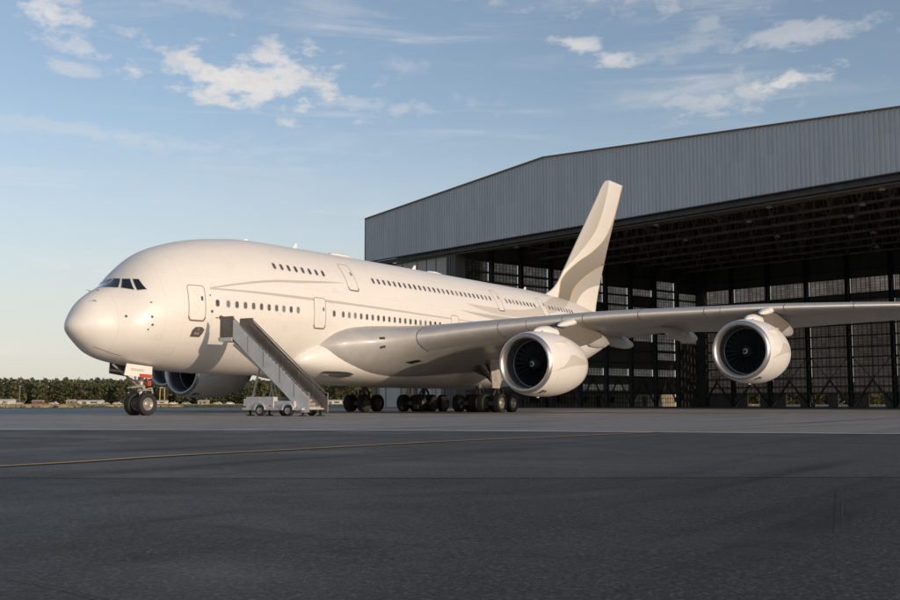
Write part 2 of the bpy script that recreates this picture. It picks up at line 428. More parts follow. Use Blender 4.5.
# cabin windows
winr = random.Random(9)
M['cabin2'] = simple('cabin_window_dark', (.045,.046,.05), .12, coat=.8); M['shade'] = simple('cabin_shade', (.20,.195,.19), .3, coat=.5)
def win(x, z, w=.245, h=.37, mat='cabin'):
    b_ = MB(); patch(b_, rrect(x, z, w, h, .11), .008, rings=1)
    o_ = b_.build('window', M[winr.choice(['cabin','cabin','cabin','cabin2','shade'])], A)
    c_ = MB(); ribbon(c_, rrect(x, z, w+.045, h+.045, .12), .04, .006)
    c_.build('window_frame', M['seal2'], o_)
M['seal2'] = simple('window_surround', (.58, .52, .45), .5)
for i in range(11): win(7.45+i*.6+ (0.0 if i else -.12) + i*.052, 6.24+.008*i)
win(17.46, 6.35)
for i in range(19): win(18.39+i*.634, 6.36+.002*i)
for i in range(8): win(12.54+i*.656, 8.93)
for i in range(26): win(22.5+i*.632, 8.97+.004*i)
for i in range(9): win(40.95+i*.615, 9.08)
for i in range(9): win(48.64+i*.62, 9.08)
# doors
def door(cx, z0, z1, w, lean=0, name='door'):
    cz = (z0+z1)/2; b_ = MB(); patch(b_, dense(rrect(cx, cz, w, z1-z0, .16, 4, lean)), .004, rings=8)
    o_ = b_.build(name, M['paint'], A, True)
    c_ = MB(); ribbon(c_, dense(rrect(cx, cz, w, z1-z0, .17, 4, lean)), .045, .010); c_.build('door_seal', M['seal'], o_)
    d_ = MB(); ribbon(d_, [(cx-w/2-.01-lean*.9, z0+.24), (cx-w/2+.12-lean*.9, z0+.03), (cx+w/2-.12-lean*.9, z0+.03), (cx+w/2+.01-lean*.9, z0+.24)], .085, .014, closed=False)
    d_.build('door_sill', M['darkseal'], o_)
    e_ = MB(); patch(e_, rrect(cx+w*.30, cz+.28, .14, .26, .06), .014, rings=1); e_.build('door_window', M['cabin'], o_)
    f_ = MB(); rr = random.Random(int(cx*10))
    for k in range(9):
        patch(f_, rrect(cx-.02+rr.uniform(-.12, .12), cz-.55+k*.17, .035, .045, .01, 1), .016, rings=1)
    f_.build('door_stencil', M['stencil'], o_)
M['stencil'] = simple('stencil_red', (.62, .33, .22), .6)
door(5.99, 5.16, 7.14, 1.06); door(16.07, 5.30, 7.24, 1.10); door(19.9, 8.02, 9.85, 1.1)
door(39.5, 8.10, 9.85, .95); door(47.45, 8.15, 9.85, .95); door(31.9, 5.32, 7.22, 1.02)
# service hatches and ports
def spot(name, cx, cz, w, h, r, mat='pit', lean=0, off=.012, frame=None):
    b_ = MB(); patch(b_, rrect(cx, cz, w, h, r, 3, lean), off, rings=1); o_ = b_.build(name, M[mat], A)
    if frame:
        c_ = MB(); ribbon(c_, rrect(cx, cz, w+frame, h+frame, r+frame/2, 3), .02, off+.003); c_.build('port_rim', M['seal'], o_)
    return o_
b_ = MB(); patch(b_, [(5.80,4.30),(6.42,4.30),(6.56,4.52),(6.62,4.74),(6.40,4.86),(6.0,4.84),(5.84,4.66)], .012, rings=2)
h_ = b_.build('service_hatch', M['pit'], A)
b_ = MB(); patch(b_, rrect(6.16, 4.50, .34, .12, .05), .03, rings=1); patch(b_, rrect(6.22, 4.72, .10, .12, .05), .03, rings=1); b_.build('hatch_fitting', M['seal'], h_)
for (a, c, w_, h__) in ((2.16,5.22,.11,.14),(3.34,5.24,.13,.15),(3.38,4.82,.13,.13),(3.18,4.56,.09,.1),(3.35,6.02,.11,.07),
                        (6.95,5.75,.17,.17),(6.86,6.65,.09,.1),(7.6,5.45,.30,.22),(2.65,7.62,.05,.05),(7.32,5.42,.2,.06)):
    spot('sensor_port', a, c, w_, h__, min(w_, h__)*.45)
for cx, cz in ((2.16,5.2),(3.36,5.03)):
    b_ = MB()
    rr = random.Random(3)
    for k in range(10):
        t = k/10*2*pi; patch(b_, rrect(cx+.19*cos(t)*1.2, cz+.30*sin(t), .022, .03, .008, 1), .01, rings=1)
    b_.build('port_stencil', M['stencil'], A)
for (cx, cz, w_, h_) in ((4.9,3.5,.7,.35),(9.2,4.2,.9,.45),(9.9,3.35,.6,.35),(12.0,4.05,1.3,.9),(12.9,5.15,.35,.25),(8.4,5.0,.3,.2),(3.9,4.2,.35,.25),(14.1,4.6,.4,.3),(10.9,5.4,.2,.2),(13.4,9.9,.5,.3),(8.9,8.6,.4,.25),(17.8,7.9,.3,.2),(24.5,7.85,.4,.2),(29,7.8,.3,.2)):
    b_ = MB(); ribbon(b_, dense(rrect(cx, cz, w_, h_, .05, 2)), .014, .006); b_.build('access_panel', M['seal2'], A)
for (cx, cz) in ((7.05,7.35),(14.4,4.9),(17.2,7.0),(12.2,6.0),(20.9,9.0)):
    b_ = MB()
    for k in range(4): patch(b_, rrect(cx+k*.07, cz-(k % 2)*.09, .045, .03, .008, 1), .010, rings=1)
    b_.build('placard', M['stencil'], A)
# dark curved seam low on the nose
b_ = MB(); ribbon(b_, [(1.15+.1*i, 3.62-.19*(1-(1-i/14)**1.4)*2.2) for i in range(15)], .03, .01, closed=False); b_.build('radome_seam', M['darkseal'], A)
# aerials on the crown
for (x, h) in ((17.6, .42), (31.5, .40), (49.2, .34), (12.9, .18)):
    z0 = sect(x)[0]-.03; b_ = MB(); b_.prism([(x-.25, z0), (x+.28, z0), (x+.30, z0+h), (x+.12, z0+h)], -.025, .025); b_.build('aerial', M['whitepaint'], A)
b_ = MB(); b_.lathe([(0, .01), (.2, .20), (.8, .28), (1.8, .28), (2.4, .18), (2.8, .01)], 'x', (21.2, 0, 10.80), 20); smooth_angle(b_.build('radome_bump', M['paint'], A), 80)
b_ = MB(); b_.lathe([(0, .01), (.3, .14), (1.2, .2), (2.2, .12), (2.6, .01)], 'x', (33.2, 0, 10.84), 20); smooth_angle(b_.build('radome_bump', M['paint'], A), 80)
b_ = MB()
for (y, z) in ((-.35, 6.62), (.35, 6.62), (-.8, 5.98)):
    x = skyz(y, z); b_.bar((x, y, z), (x-.14, y, z+.05), .035); b_.bar((x-.14, y, z+.05), (x-.3, y, z+.05), .02)
b_.build('probe', M['pipe'], A)
# cockpit glazing (both sides)
PAN = [[(.07,6.86),(.05,7.40),(.50,7.36),(.93,6.82)], [(1.06,6.81),(.66,7.34),(1.10,7.33),(1.66,6.70)], [(1.80,6.68),(1.25,7.32),(1.54,7.30),(2.10,6.74)]]
for sgn in (-1, 1):
    for P in PAN:
        def grid(P, n, off):
            V = []
            for i in range(n+1):
                for j in range(n+1):
                    s, t = i/n, j/n
                    yy = (P[0][0]*(1-s)+P[3][0]*s)*(1-t)+(P[1][0]*(1-s)+P[2][0]*s)*t
                    zz = (P[0][1]*(1-s)+P[3][1]*s)*(1-t)+(P[1][1]*(1-s)+P[2][1]*s)*t
                    x = skyz(yy, zz)-off; V.append((x, sgn*(yy+off*.5), zz+off*.3))
            F = [(i*(n+1)+j, (i+1)*(n+1)+j, (i+1)*(n+1)+j+1, i*(n+1)+j+1) for i in range(n) for j in range(n)]
            return V, F
        cy = sum(p[0] for p in P)/4; cz = sum(p[1] for p in P)/4
        Q = [((p[0]-cy)*1.12+cy, (p[1]-cz)*1.10+cz) for p in P]; Q[0] = (max(Q[0][0], .02), Q[0][1]); Q[1] = (max(Q[1][0], .02), Q[1][1])
        V, F = grid(P, 6, .022); w_ = mk('cockpit_window', V, F, M['glass'], A, True)
        V, F = grid(Q, 6, .012); mk('window_frame', V, F, M['seal2'], w_, True)

# belly fairing (loft)
BF = [(14.95,3.05,3.55,2.50),(15.15,2.72,3.95,2.78),(15.7,2.45,4.45,3.10),(16.6,2.25,4.88,3.42),(18,2.08,5.22,3.75),(20,1.95,5.5,4.0),(24,1.86,5.75,4.2),(30,1.80,5.8,4.28),(38,1.82,5.6,4.22),(43,2.0,5.2,3.95),(47,2.5,4.7,3.4),(51,3.3,4.2,2.4)]
_k = [r[0] for r in BF]; fb = pchip(_k, [r[1] for r in BF]); ft = pchip(_k, [r[2] for r in BF]); fw_ = pchip(_k, [r[3] for r in BF])
V = []; F = []; n = 64; xs = [14.95+.001, 15.0, 15.07] + [15.15+i*.25 for i in range(20)] + [20.5+i for i in range(31)]
for x in xs:
    B, T, W = fb(x), ft(x), fw_(x); zc = (B+T)/2
    for k in range(n):
        a = 2*pi*k/n; cx = cos(a); s = sin(a); e = .78
        V.append((x, W*math.copysign(abs(cx)**e, cx), zc+(T-B)/2*math.copysign(abs(s)**e, s)))
for i in range(len(xs)-1):
    for k in range(n): F.append((i*n+k, (i+1)*n+k, (i+1)*n+(k+1)%n, i*n+(k+1)%n))
F.append(tuple(range(n)))
fair = mk('belly_fairing', V, F, M['paint'], A, True)
b_ = MB(); b_.lathe([(-.0, .02), (.4, .16), (1.2, .24), (2.0, .18), (2.6, .02)], 'x', (0,0,0), 16)
s_ = b_.build('intake_scoop', M['black'], A, True); s_.location = (17.0, -3.05, 2.62); s_.rotation_euler = (.9, .03, -.18); s_.scale = (1, 1.4, .55)
b_ = MB(); b_.bar((0,0,0), (2.6,0,0), .10, .05, n=8); s_ = b_.build('scoop_lip', M['alu'], A, True); s_.location = (16.9, -3.12, 2.46); s_.rotation_euler = (0, .035, -.16)
# wings
def pc(pts): return pchip([p[0] for p in pts], [p[1] for p in pts])
LEx = pc([(2.6,15.9),(3.2,16.7),(3.8,17.3),(4.2,18.0),(5,19.5),(6,20.85),(7,21.8),(14.9,28.1),(26,36.3),(39.9,46.45)])
TEx = pc([(2.6,36.6),(7,37.3),(14.9,38.9),(26,43.8),(39.9,50.4)])
LEz = pc([(2.6,4.15),(3.8,4.35),(5,4.58),(7,4.98),(10,5.5),(13,5.93),(16,6.33),(19,6.60),(22,6.80),(25,7.02),(28,7.16),(31,7.26),(34,7.33),(39.9,7.4)])
TC = pc([(2.6,.165),(5,.16),(8,.135),(14.9,.112),(26,.10),(39.9,.09)])
INC = pc([(2.6,3.6),(8,3.2),(14.9,2.2),(26,1.0),(39.9,-.5)])
def af(c):
    c = max(c, 0); yt = 5*(.2969*sqrt(c)-.126*c-.3516*c*c+.2843*c**3-.1015*c**4)
    return yt
def camber(c): return .012*(1-(2*c-1)**2) - .012*math.exp(-((c-.0)/.25)**2)*0
def wpt(y, c, up, off=0):
    """point on the wing surface: span y (positive), chord fraction c, up = +-1"""
    ch = TEx(y)-LEx(y); t = TC(y)*af(c)*up + camber(c) + (0 if up > 0 else -.0) ; a = radians(INC(y))
    dx = c*ch; dz = t*ch
    if y > 15 and c > .72: dz -= (c-.72)*ch*.36*min(1, (y-15)/9)*(1 if y < 38 else max(0, (39.9-y)/1.9))
    return (LEx(y)+dx*cos(a)+dz*sin(a)-off*(1 if c < .03 else 0), y, LEz(y)-dx*sin(a)+dz*cos(a)+off*up)
def wing(sgn):
    ys = [2.6, 3.0, 3.4, 3.8, 4.2, 4.6, 5, 5.5, 6, 6.5, 7, 8, 9, 10, 12, 13.5, 14.9, 16, 18, 20, 22, 24, 26, 28, 30, 32, 34, 36, 38, 39.5, 39.9]
    cs = [((1-cos(pi*i/26))/2) for i in range(27)]
    V = []; F = []; nn = len(cs)*2-1
    for y in ys:
        for c in cs[::-1]: p = wpt(y, c, 1); V.append((p[0], sgn*p[1], p[2]))
        for c in cs[1:]: p = wpt(y, c, -1); V.append((p[0], sgn*p[1], p[2]))
    for i in range(len(ys)-1):
        for k in range(nn-1): F.append((i*nn+k, i*nn+k+1, (i+1)*nn+k+1, (i+1)*nn+k))
    F.append(tuple((len(ys)-1)*nn+k for k in range(nn)))
    w = mk('wing', V, F, M['wing'], A, True)
    # slats: leading-edge shells between the gaps
    for (a, bb) in ((7.0, 11.08), (11.12, 14.48), (14.52, 15.58), (15.62, 18.58), (18.62, 22.18), (22.22, 26.6), (26.65, 30.5), (30.55, 34.5), (34.55, 38.6)):
        V = []; F = []; cc = [.12, .09, .06, .04, .022, .01, .003, 0]
        m_ = 8
        for i in range(m_+1):
            y = a+(bb-a)*i/m_
            for c in cc: p = wpt(y, c, 1, .02); V.append((p[0], sgn*p[1], p[2]))
            for c in cc[::-1][1:]: p = wpt(y, c*.8, -1, .02); V.append((p[0], sgn*p[1], p[2]))
        q = len(cc)*2-1
        for i in range(m_):
            for k in range(q-1): F.append((i*q+k, i*q+k+1, (i+1)*q+k+1, (i+1)*q+k))
        mk('slat', V, F, M['slat'], A, True)
    # dark slat joints
    for y in (6.98, 11.10, 12.6, 14.5, 15.6, 18.6, 22.2, 23.1, 26.62, 30.52, 34.52):
        b_ = MB(); P = [wpt(y, c, 1, .024) for c in (.12, .06, .022, .005, 0)]+[wpt(y, c*.8, -1, .024) for c in (.005, .022, .06, .12)]
        for p, q in zip(P, P[1:]): b_.bar((p[0], sgn*p[1], p[2]), (q[0], sgn*q[1], q[2]), .022)
        b_.build('slat_joint', M['darkseal'], A)
    # flap track fairings
    for (y, x0, x1, r) in ((8.2, 33.5, 40.2, .42), (13.9, 34.6, 41.2, .42), (18.4, 35.4, 42.9, .48), (22.9, 38.2, 44.6, .42)):
        prof = [(0, .02), (.4, .35), (1.2, .7), (2.4, .95), (3.6, 1), (5, .93), (6.0, .70), (6.6, .42), (7.0, .03)]
        s = (x1-x0)/7; b_ = MB(); b_.lathe([(a*s, q*r) for a, q in prof], 'x', (0,0,0), 24)
        zt = wpt(y, min(.97, (x0+(x1-x0)*.45-LEx(y))/(TEx(y)-LEx(y))), -1)[2]
        f_ = b_.build('flap_track_fairing', M['wing'], A, True); f_.location = (x0, sgn*y, zt-.10); f_.scale = (1, .62, 1.15); f_.rotation_euler = (0, radians(3.0), 0)
    b_ = MB(); p = wpt(39.9, 0, 1); b_.prism([(p[0], p[2]), (p[0]+2, p[2]+1.3), (p[0]+4.6, p[2]+2), (p[0]+4.6, p[2]-1.0), (p[0]+3, p[2]-.9)], sgn*39.88, sgn*39.98); b_.build('wingtip_fence', M['paint'], A)
wing(-1); wing(1)
# small marks on the wing root: light recess and drain panel
for (y, c, up, w_, h_) in ((4.9, .012, 1, .16, .32),):
    p = wpt(y, c, -1); b_ = MB(); b_.box((p[0]-.03, -y-.12, p[2]-.32), (p[0]+.3, -y+.06, p[2]+.12)); 
b_ = MB(); q = [wpt(5.4, .16, -1, .015), wpt(5.4, .205, -1, .015), wpt(5.95, .20, -1, .015), wpt(5.95, .165, -1, .015)]
mk('root_panel', [(p[0], -p[1], p[2]) for p in q], [(0,1,2,3)], M['black'], A)
for yy_, c0 in ((5.35, 0),):
    q = [wpt(5.30, .004, 1, .03), wpt(5.30, .012, -1, .03), wpt(5.52, .012, -1, .03), wpt(5.52, .004, 1, .03)]
    mk('landing_light', [(p[0]-.04, -p[1], p[2]) for p in q], [(0,1,2,3)], M['glass'], A)

# tail fin and tailplanes
FO_LE = pc([(10.2,52.2),(10.9,53.4),(11.4,54.6),(12.1,55.7),(13.3,56.9),(16,59.43),(19,62.25),(22,65.07),(23.63,66.6),(24.1,67.3),(24.3,68.3)])
FO_TE = pc([(10.0,64.3),(10.4,64.4),(15.3,66.65),(24.3,71.75)])
zs = [9.4+.25*i for i in range(59)]+[24.1, 24.2, 24.28]; zs = sorted(z for z in zs if z <= 24.28)
V = []; F = []; cs = [((1-cos(pi*i/18))/2) for i in range(19)]; nn = len(cs)*2-1
for z in zs:
    a, c_ = FO_LE(max(z, 10.2)), FO_TE(max(z, 10)); ch = c_-a
    tk = .085*(1 if z < 24 else sqrt(max(.02, 1-((z-24)/.3)**2)))
    if z < 12: tk *= .75+.25*(z-9.4)/2.6
    for c in cs[::-1]: V.append((a+c*ch, -tk*ch*af(c)*.9, z))
    for c in cs[1:]: V.append((a+c*ch, tk*ch*af(c)*.9, z))
for i in range(len(zs)-1):
    for k in range(nn-1): F.append((i*nn+k, i*nn+k+1, (i+1)*nn+k+1, (i+1)*nn+k))
F.append(tuple((len(zs)-1)*nn+k for k in range(nn)))
fin = mk('tail_fin', V, F, M['fin'], A, True)
b_ = MB()
for (z0, z1) in ((10.6, 15.0), (15.2, 20.2)):
    pass
for zz in (15.05,):
    a, c_ = FO_LE(zz), FO_TE(zz); b_.box((c_-.75, -.10, zz-.05), (c_-.0, .10, zz+.03))
b_.build('rudder_gap', M['darkseal'], fin)
b_ = MB()
for sgn in (-1, 1):
    pts = [(59.2, 1.2, 7.3), (66.2, 14.9, 8.9), (69.3, 15.2, 8.95), (67.5, 1.2, 7.2)]
    V = []
    for (x, y, z) in pts: V += [(x, sgn*y, z+.02), (x, sgn*y, z-.02)]
    mx = [((59.2+67.5)/2-.8, 1.2, 7.3), ((66.2+69.3)/2-.2, 15, 8.9)]
    V = [(59.2,sgn*1.2,7.3),(62.2,sgn*1.2,7.75),(67.5,sgn*1.2,7.25),(62.2,sgn*1.2,6.85),(66.2,sgn*15,8.9),(67.2,sgn*15,9.05),(69.3,sgn*15,8.92),(67.2,sgn*15,8.8)]
    b_.add(V, [(0,1,5,4),(1,2,6,5),(2,3,7,6),(3,0,4,7),(4,5,6,7)])
b_.build('tailplane', M['wing'], A)

# engines
def engine(y, xl, zc, full=True):
    sgn = -1 if y < 0 else 1
    def at(ob): ob.location = (xl, y, zc); return ob
    b_ = MB(); b_.lathe([(.24,1.86),(.45,1.925),(.9,1.99),(1.5,2.035),(2.2,2.05),(3.0,2.035),(3.8,1.97),(4.6,1.85),(5.3,1.70),(5.85,1.555),(5.85,1.51),(5.2,1.52),(4.4,1.5)], 'x', n=72)
    e = at(b_.build('engine', M['nac'], A, True))
    b_ = MB(); b_.lathe([(.24,1.862),(.12,1.81),(.045,1.765),(.008,1.725),(0,1.69),(.01,1.655),(.05,1.61),(.13,1.56),(.26,1.515),(.42,1.485)], 'x', n=72)
    b_.build('inlet_lip', M['alu'], e, True)
    b_ = MB(); b_.lathe([(.42,1.484),(.7,1.46),(1.0,1.455),(1.5,1.47),(2.2,1.5)], 'x', n=72); b_.build('inlet_duct', M['duct'], e, True)
    b_ = MB(); b_.lathe([(1.30,1.457),(1.30,1.42),(1.36,1.42),(1.36,1.457)], 'x', n=72); b_.build('fan_ring', M['alu2'], e, True)
    b_ = MB(); b_.lathe([(1.9,1.49),(1.9,.05)], 'x', n=48); b_.build('fan_backing', M['black'], e)
    nb = 24; b_ = MB()
    for k in range(nb):
        a0 = 2*pi*k/nb; V = []
        for j in range(7):
            r = .38+(1.44-.38)*j/6; sweep = .20*sin(j/6*pi*.9)-.05*j/6; tw = radians(28+30*j/6)
            chd = .30+.16*sin(j/6*pi)
            for s in (-1, 1):
                aa = a0+sweep*.35+s*chd/2*sin(tw)/r*.55; V.append((1.48+s*chd/2*cos(tw)*.8+.0*j, r*cos(aa), r*sin(aa)))
        b_.add(V, [(2*j, 2*j+1, 2*j+3, 2*j+2) for j in range(6)])
    b_.build('fan', M['fan'], e, True)
    b_ = MB(); b_.lathe([(.95,.005),(1.0,.07),(1.12,.18),(1.28,.29),(1.45,.37),(1.7,.41)], 'x', n=36); s_ = b_.build('spinner', M['spin'], e, True)
    b_ = MB(); V = []; F = []; m_ = 26
    for i in range(m_+1):
        t = i/m_; aa = t*2*pi*.92; r = .03+.10*t+.03; x = .95+ (r/.41)**1.6*.45 - .015
        V += [(x, r*cos(aa), r*sin(aa)), (x+.03, (r+.028+.02*sin(pi*t))*cos(aa), (r+.028+.02*sin(pi*t))*sin(aa))]
    for i in range(m_): F.append((2*i, 2*i+1, 2*i+3, 2*i+2))
    b_.add(V, F); b_.build('spinner_spiral', M['whitepaint'], e)
    b_ = MB(); b_.lathe([(4.2,1.15),(5.2,1.16),(6.0,1.05),(6.7,.86),(7.0,.78),(6.98,.72),(6.4,.70)], 'x', n=40); b_.build('exhaust_nozzle', M['exh'], e, True)
    b_ = MB(); b_.lathe([(6.2,.55),(7.0,.50),(7.8,.22),(8.2,.02)], 'x', n=30); b_.build('exhaust_cone', M['exh'], e, True)
    b_ = MB()  # strake on the outboard and inboard flanks
    for sg in (1, -1):
        a0 = radians(38); r0 = 1.99
        P0 = Vector((.9, sg*cos(a0)*1.97, sin(a0)*1.97)); P1 = Vector((2.3, sg*cos(a0)*2.01, sin(a0)*2.01)); U = Vector((0, sg*cos(a0), sin(a0)))
        b_.add([P0, P1, P1+U*.34, P0+(P1-P0)*.55+U*.30, P0+Vector((0,.03,-.03)), P1+Vector((0,.03,-.03))], [(0,1,2,3),(4,3,2,5),(0,3,4),(1,5,2)])
    b_.build('strake', M['paint'], e)
    b_ = MB(); b_.box((1.7,-.05,-2.02-.10), (1.85,.05,-1.98)); b_.box((2.6,.5,-2.02), (2.72,.58,-1.85)); b_.build('drain_mast', M['paint'], e)
    b_ = MB()   # latch row along the lower flank and the dark vent behind the lip
    for k in range(8):
        a0 = radians(198+ k*9); a0 = pi+radians(14+k*8)
        r = 2.0; b_.box((2.42+.02*k, r*cos(a0)-.03, r*sin(a0)-.03), (2.5+.02*k, r*cos(a0)+.03, r*sin(a0)+.03))
    V = []
    for i in range(5):
        a0 = pi+radians(58+i*3.2)
        for xx, rr in ((.50, 1.945), (1.02, 2.005)): V.append((xx+(.0 if xx < .6 else .10*i/4), rr*cos(a0), rr*sin(a0)))
    b_.add(V, [(2*i, 2*i+1, 2*i+3, 2*i+2) for i in range(4)])
    b_.build('cowl_vent', M['pit'], e)
    # pylon
    dz = LEz(abs(y)); lx = LEx(abs(y))-xl; lz = dz-zc
    b_ = MB(); top = [(1.6, 1.98), (2.6, 2.30), (3.6, 2.42), (lx-1.4, lz-.72), (lx-.5, lz-.42), (lx+.6, lz-.30), (lx+2.2, lz-.38), (lx+4.2, lz-.55)]
    bot = [(lx+4.6, lz-.95), (lx+2.6, lz-1.5), (lx+.6, lz-1.85), (5.6, 1.25), (4.0, 1.3), (1.6, 1.9)]
    b_.prism(top+bot, -.30, .30); p_ = b_.build('pylon', M['pyl'], e, False, .2); p_.modifiers['bevel'].segments = 4
    b_ = MB(); b_.lathe([(0,.02),(.3,.20),(.9,.36),(1.7,.44),(2.6,.40),(3.2,.24)], 'x', (1.3,0,2.02), 24); b_.build('pylon_nose', M['paint'], e, True)
    b_ = MB(); b_.lathe([(0,.02),(.25,.22),(.7,.36),(1.3,.42),(1.9,.36),(2.3,.16)], 'x', n=24); c_ = b_.build('pylon_cap', M['paint'], e, True); c_.location = (lx-1.7, 0, lz-.52); c_.rotation_euler = (0, radians(-10), 0); c_.scale = (1.25, .9, .62)
    b_ = MB(); b_.lathe([(0,.02),(.8,.32),(1.8,.50),(3.0,.46),(4.2,.30),(5.0,.02)], 'x', n=24); c_ = b_.build('pylon_fairing', M['wing'], e, True); c_.location = (lx+1.4, 0, lz-.95); c_.rotation_euler = (0, radians(4), 0); c_.scale = (1, .6, 1.25)
    return e
M['pyl'] = simple('pylon_taupe', (.14, .122, .10), .5)
M['alu2'] = simple('ring_grey', (.30, .30, .31), .4, .6)
for (y, xl, zc) in ((-14.9, 21.8, 3.12), (-25.7, 30.04, 3.96), (14.9, 22.0, 3.12), (25.7, 30.04, 3.96)): engine(y, xl, zc)

# landing gear
def wheel(x, y, r, w, side, bright=True):
    b_ = MB(); h = w/2
    b_.lathe([(-h*.62, r*.56), (-h*.8, r*.66), (-h, r*.78), (-h*.98, r*.9), (-h*.78, r*.972), (-h*.45, r*.995), (-h*.42, r*.98), (-h*.38, r*.998), (-h*.05, r), (-h*.02, r*.985), (h*.02, r*.985), (h*.05, r), (h*.38, r*.998), (h*.42, r*.98), (h*.45, r*.995),
              (h*.78, r*.972), (h*.98, r*.9), (h, r*.78), (h*.8, r*.66), (h*.62, r*.56)], 'y', n=40)
    # slight flat where the tyre bears on the ground
    b_.v = [(vx, vy, max(vz, -r+.02)) for vx, vy, vz in b_.v]
    o_ = b_.build('wheel', M['rubber'], A, True); o_.location = (x, y, r-.02)
    c_ = MB()
    for s in (-1, 1):
        c_.lathe([(s*h*.60, r*.565), (s*h*.72, r*.55), (s*h*.70, r*.50), (s*h*.35, r*.44), (s*h*.30, r*.30), (s*h*.42, r*.22), (s*h*.55, r*.18), (s*h*.62, r*.10), (s*h*.62, .002)], 'y', n=30, mi=0)
        for k in range(9):
            t = 2*pi*k/9; c_.lathe([(s*h*.34, .001), (s*h*.36, r*.045), (s*h*.34, r*.05)], 'y', (r*.37*cos(t), 0, r*.37*sin(t)), 8, 1)
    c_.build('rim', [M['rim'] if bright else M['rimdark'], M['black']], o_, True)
    return o_
NX = 4.97
for s in (-1, 1): wheel(NX, s*.47, .635, .43, s)
b_ = MB(); b_.bar((NX,0,.62), (NX,0,1.35), .17, n=16, mi=1); b_.bar((NX,-.35,.62), (NX,.35,.62), .16, n=12); b_.bar((NX,0,1.3), (NX-.05,0,3.1), .30, n=16)
b_.bar((NX-.05,-.3,1.55), (NX-.05,.3,1.55), .22, n=12)
b_.bar((NX,0,1.5), (NX-2.0,0,2.75), .12, n=10)            # drag strut
b_.bar((NX+.22,.0,1.45), (NX+.42,0,1.05), .08); b_.bar((NX+.42,0,1.05), (NX+.1,0,.72), .08)   # torque links
b_.bar((NX-.1,-.18,1.62), (NX-.9,-.30,1.52), .14, n=10); b_.bar((NX-.9,-.3,1.52), (NX-1.25,-.34,1.50), .06, n=8)
b_.bar((NX-.1,-.22,1.38), (NX+.55,-.25,1.5), .10, n=8); b_.bar((NX+.55,-.25,1.5), (NX+.62,-.25,1.2), .10, n=8)
b_.bar((NX-.5,-.3,1.38), (NX+.6,-.3,1.36), .05, n=6)
b_.bar((NX,-.1,1.7), (NX+.05,-.12,2.4), .12, n=8); b_.bar((NX-.28,.12,1.5), (NX-.35,.1,2.4), .08, n=6)
for s in (-1, 1): b_.lathe([(-.12,.02),(-.10,.11),(0,.12),(.05,.09)], 'x', (NX-.35, s*.26, 1.88), 14)
b_.build('nose_gear_strut', [M['strut'], M['chrome']], A)
b_ = MB(); b_.box((NX+.18,-.34,1.62), (NX+.42,-.22,1.92)); b_.build('warning_flag', M['red'], A)
def panel(name, pts, th, mat, parent=A):
    """flat panel from 3-D points, thickened along y"""
    n = len(pts); V = list(pts)+[(x, y+th, z) for x, y, z in pts]
    return mk(name, V, [tuple(range(n)), tuple(range(2*n-1, n-1, -1))]+[(k, k+n, (k+1)%n+n, (k+1)%n) for k in range(n)], mat, parent)
d_ = panel('nose_gear_door', [(3.16,-.92,2.80),(4.95,-.90,2.66),(4.86,-.98,2.04),(2.93,-1.0,2.16)], .05, M['paint'])
panel('door_stripe', [(3.98,-1.012,2.26),(4.84,-1.008,2.22),(4.80,-1.018,2.02),(3.98,-1.018,2.07)], .01, M['red'], d_)
panel('door_plate', [(3.45,-.982,2.56),(4.35,-.978,2.50),(4.3,-.987,2.38),(3.42,-.990,2.44)], .008, M['seal2'], d_)
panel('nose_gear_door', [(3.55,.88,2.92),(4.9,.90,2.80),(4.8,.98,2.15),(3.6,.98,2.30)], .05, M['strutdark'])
for s in (): panel('nose_gear_door', [(2.1,s*.62,2.95),(3.1,s*.62,2.85),(3.0,s*.72,2.55),(2.15,s*.7,2.62)], .05, M['strut'])
def bogie(x, y, offs, wy, wide, zt, bright):
    for dx in offs:
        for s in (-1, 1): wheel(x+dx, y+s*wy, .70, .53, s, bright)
    b_ = MB(); b_.bar((x+offs[0]-.2,y,.68), (x+offs[-1]+.2,y,.68), .34, .30)
    for dx in offs: b_.bar((x+dx,y-wy,.68), (x+dx,y+wy,.68), .2, n=12)
    b_.bar((x,y,.7), (x,y,2.0), .34, n=16, mi=0); b_.bar((x,y,1.8), (x,y,zt), .52, n=18)
    b_.bar((x+.3,y,1.0), (x+.75,y,1.45), .12); b_.bar((x+.75,y,1.45), (x+.3,y,1.95), .12)
    b_.bar((x-.3,y,1.7), (x-.9,y,1.0), .10); b_.bar((x-.2,y,2.2), (x-2.2,y+.2,zt), .22)
    b_.bar((x+.2,y,2.3), (x+1.6,y,zt), .18)
    return b_
for s in (-1, 1):
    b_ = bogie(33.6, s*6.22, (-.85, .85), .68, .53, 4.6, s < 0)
    b_.bar((33.4, s*6.2, 2.35), (32.2, s*4.0, 3.6), .26); b_.bar((33.4, s*6.2, 2.1), (30.2, s*5.4, 4.3), .26); b_.bar((33.7, s*6.2, 3.6), (31.0, s*5.2, 3.9), .2)
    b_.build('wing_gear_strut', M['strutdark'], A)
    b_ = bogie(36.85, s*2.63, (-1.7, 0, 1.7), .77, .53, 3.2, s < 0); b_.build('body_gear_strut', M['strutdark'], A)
    if 0: panel('body_gear_door', [(34.9,s*4.15,2.2),(38.6,s*4.15,2.2),(38.5,s*4.3,1.25),(35.0,s*4.3,1.25)], .06, M['strut'])
    panel('wing_gear_door', [(31.0,s*7.0,5.0),(32.4,s*7.15,5.05),(32.5,s*7.2,2.3),(32.2,s*7.2,1.75),(31.3,s*7.15,1.75)], .07, M['gdoor'])
    panel('wing_gear_door', [(34.2,s*7.1,4.9),(35.3,s*7.1,4.8),(35.2,s*7.2,2.6),(34.3,s*7.2,2.4)], .06, M['gdoor'])

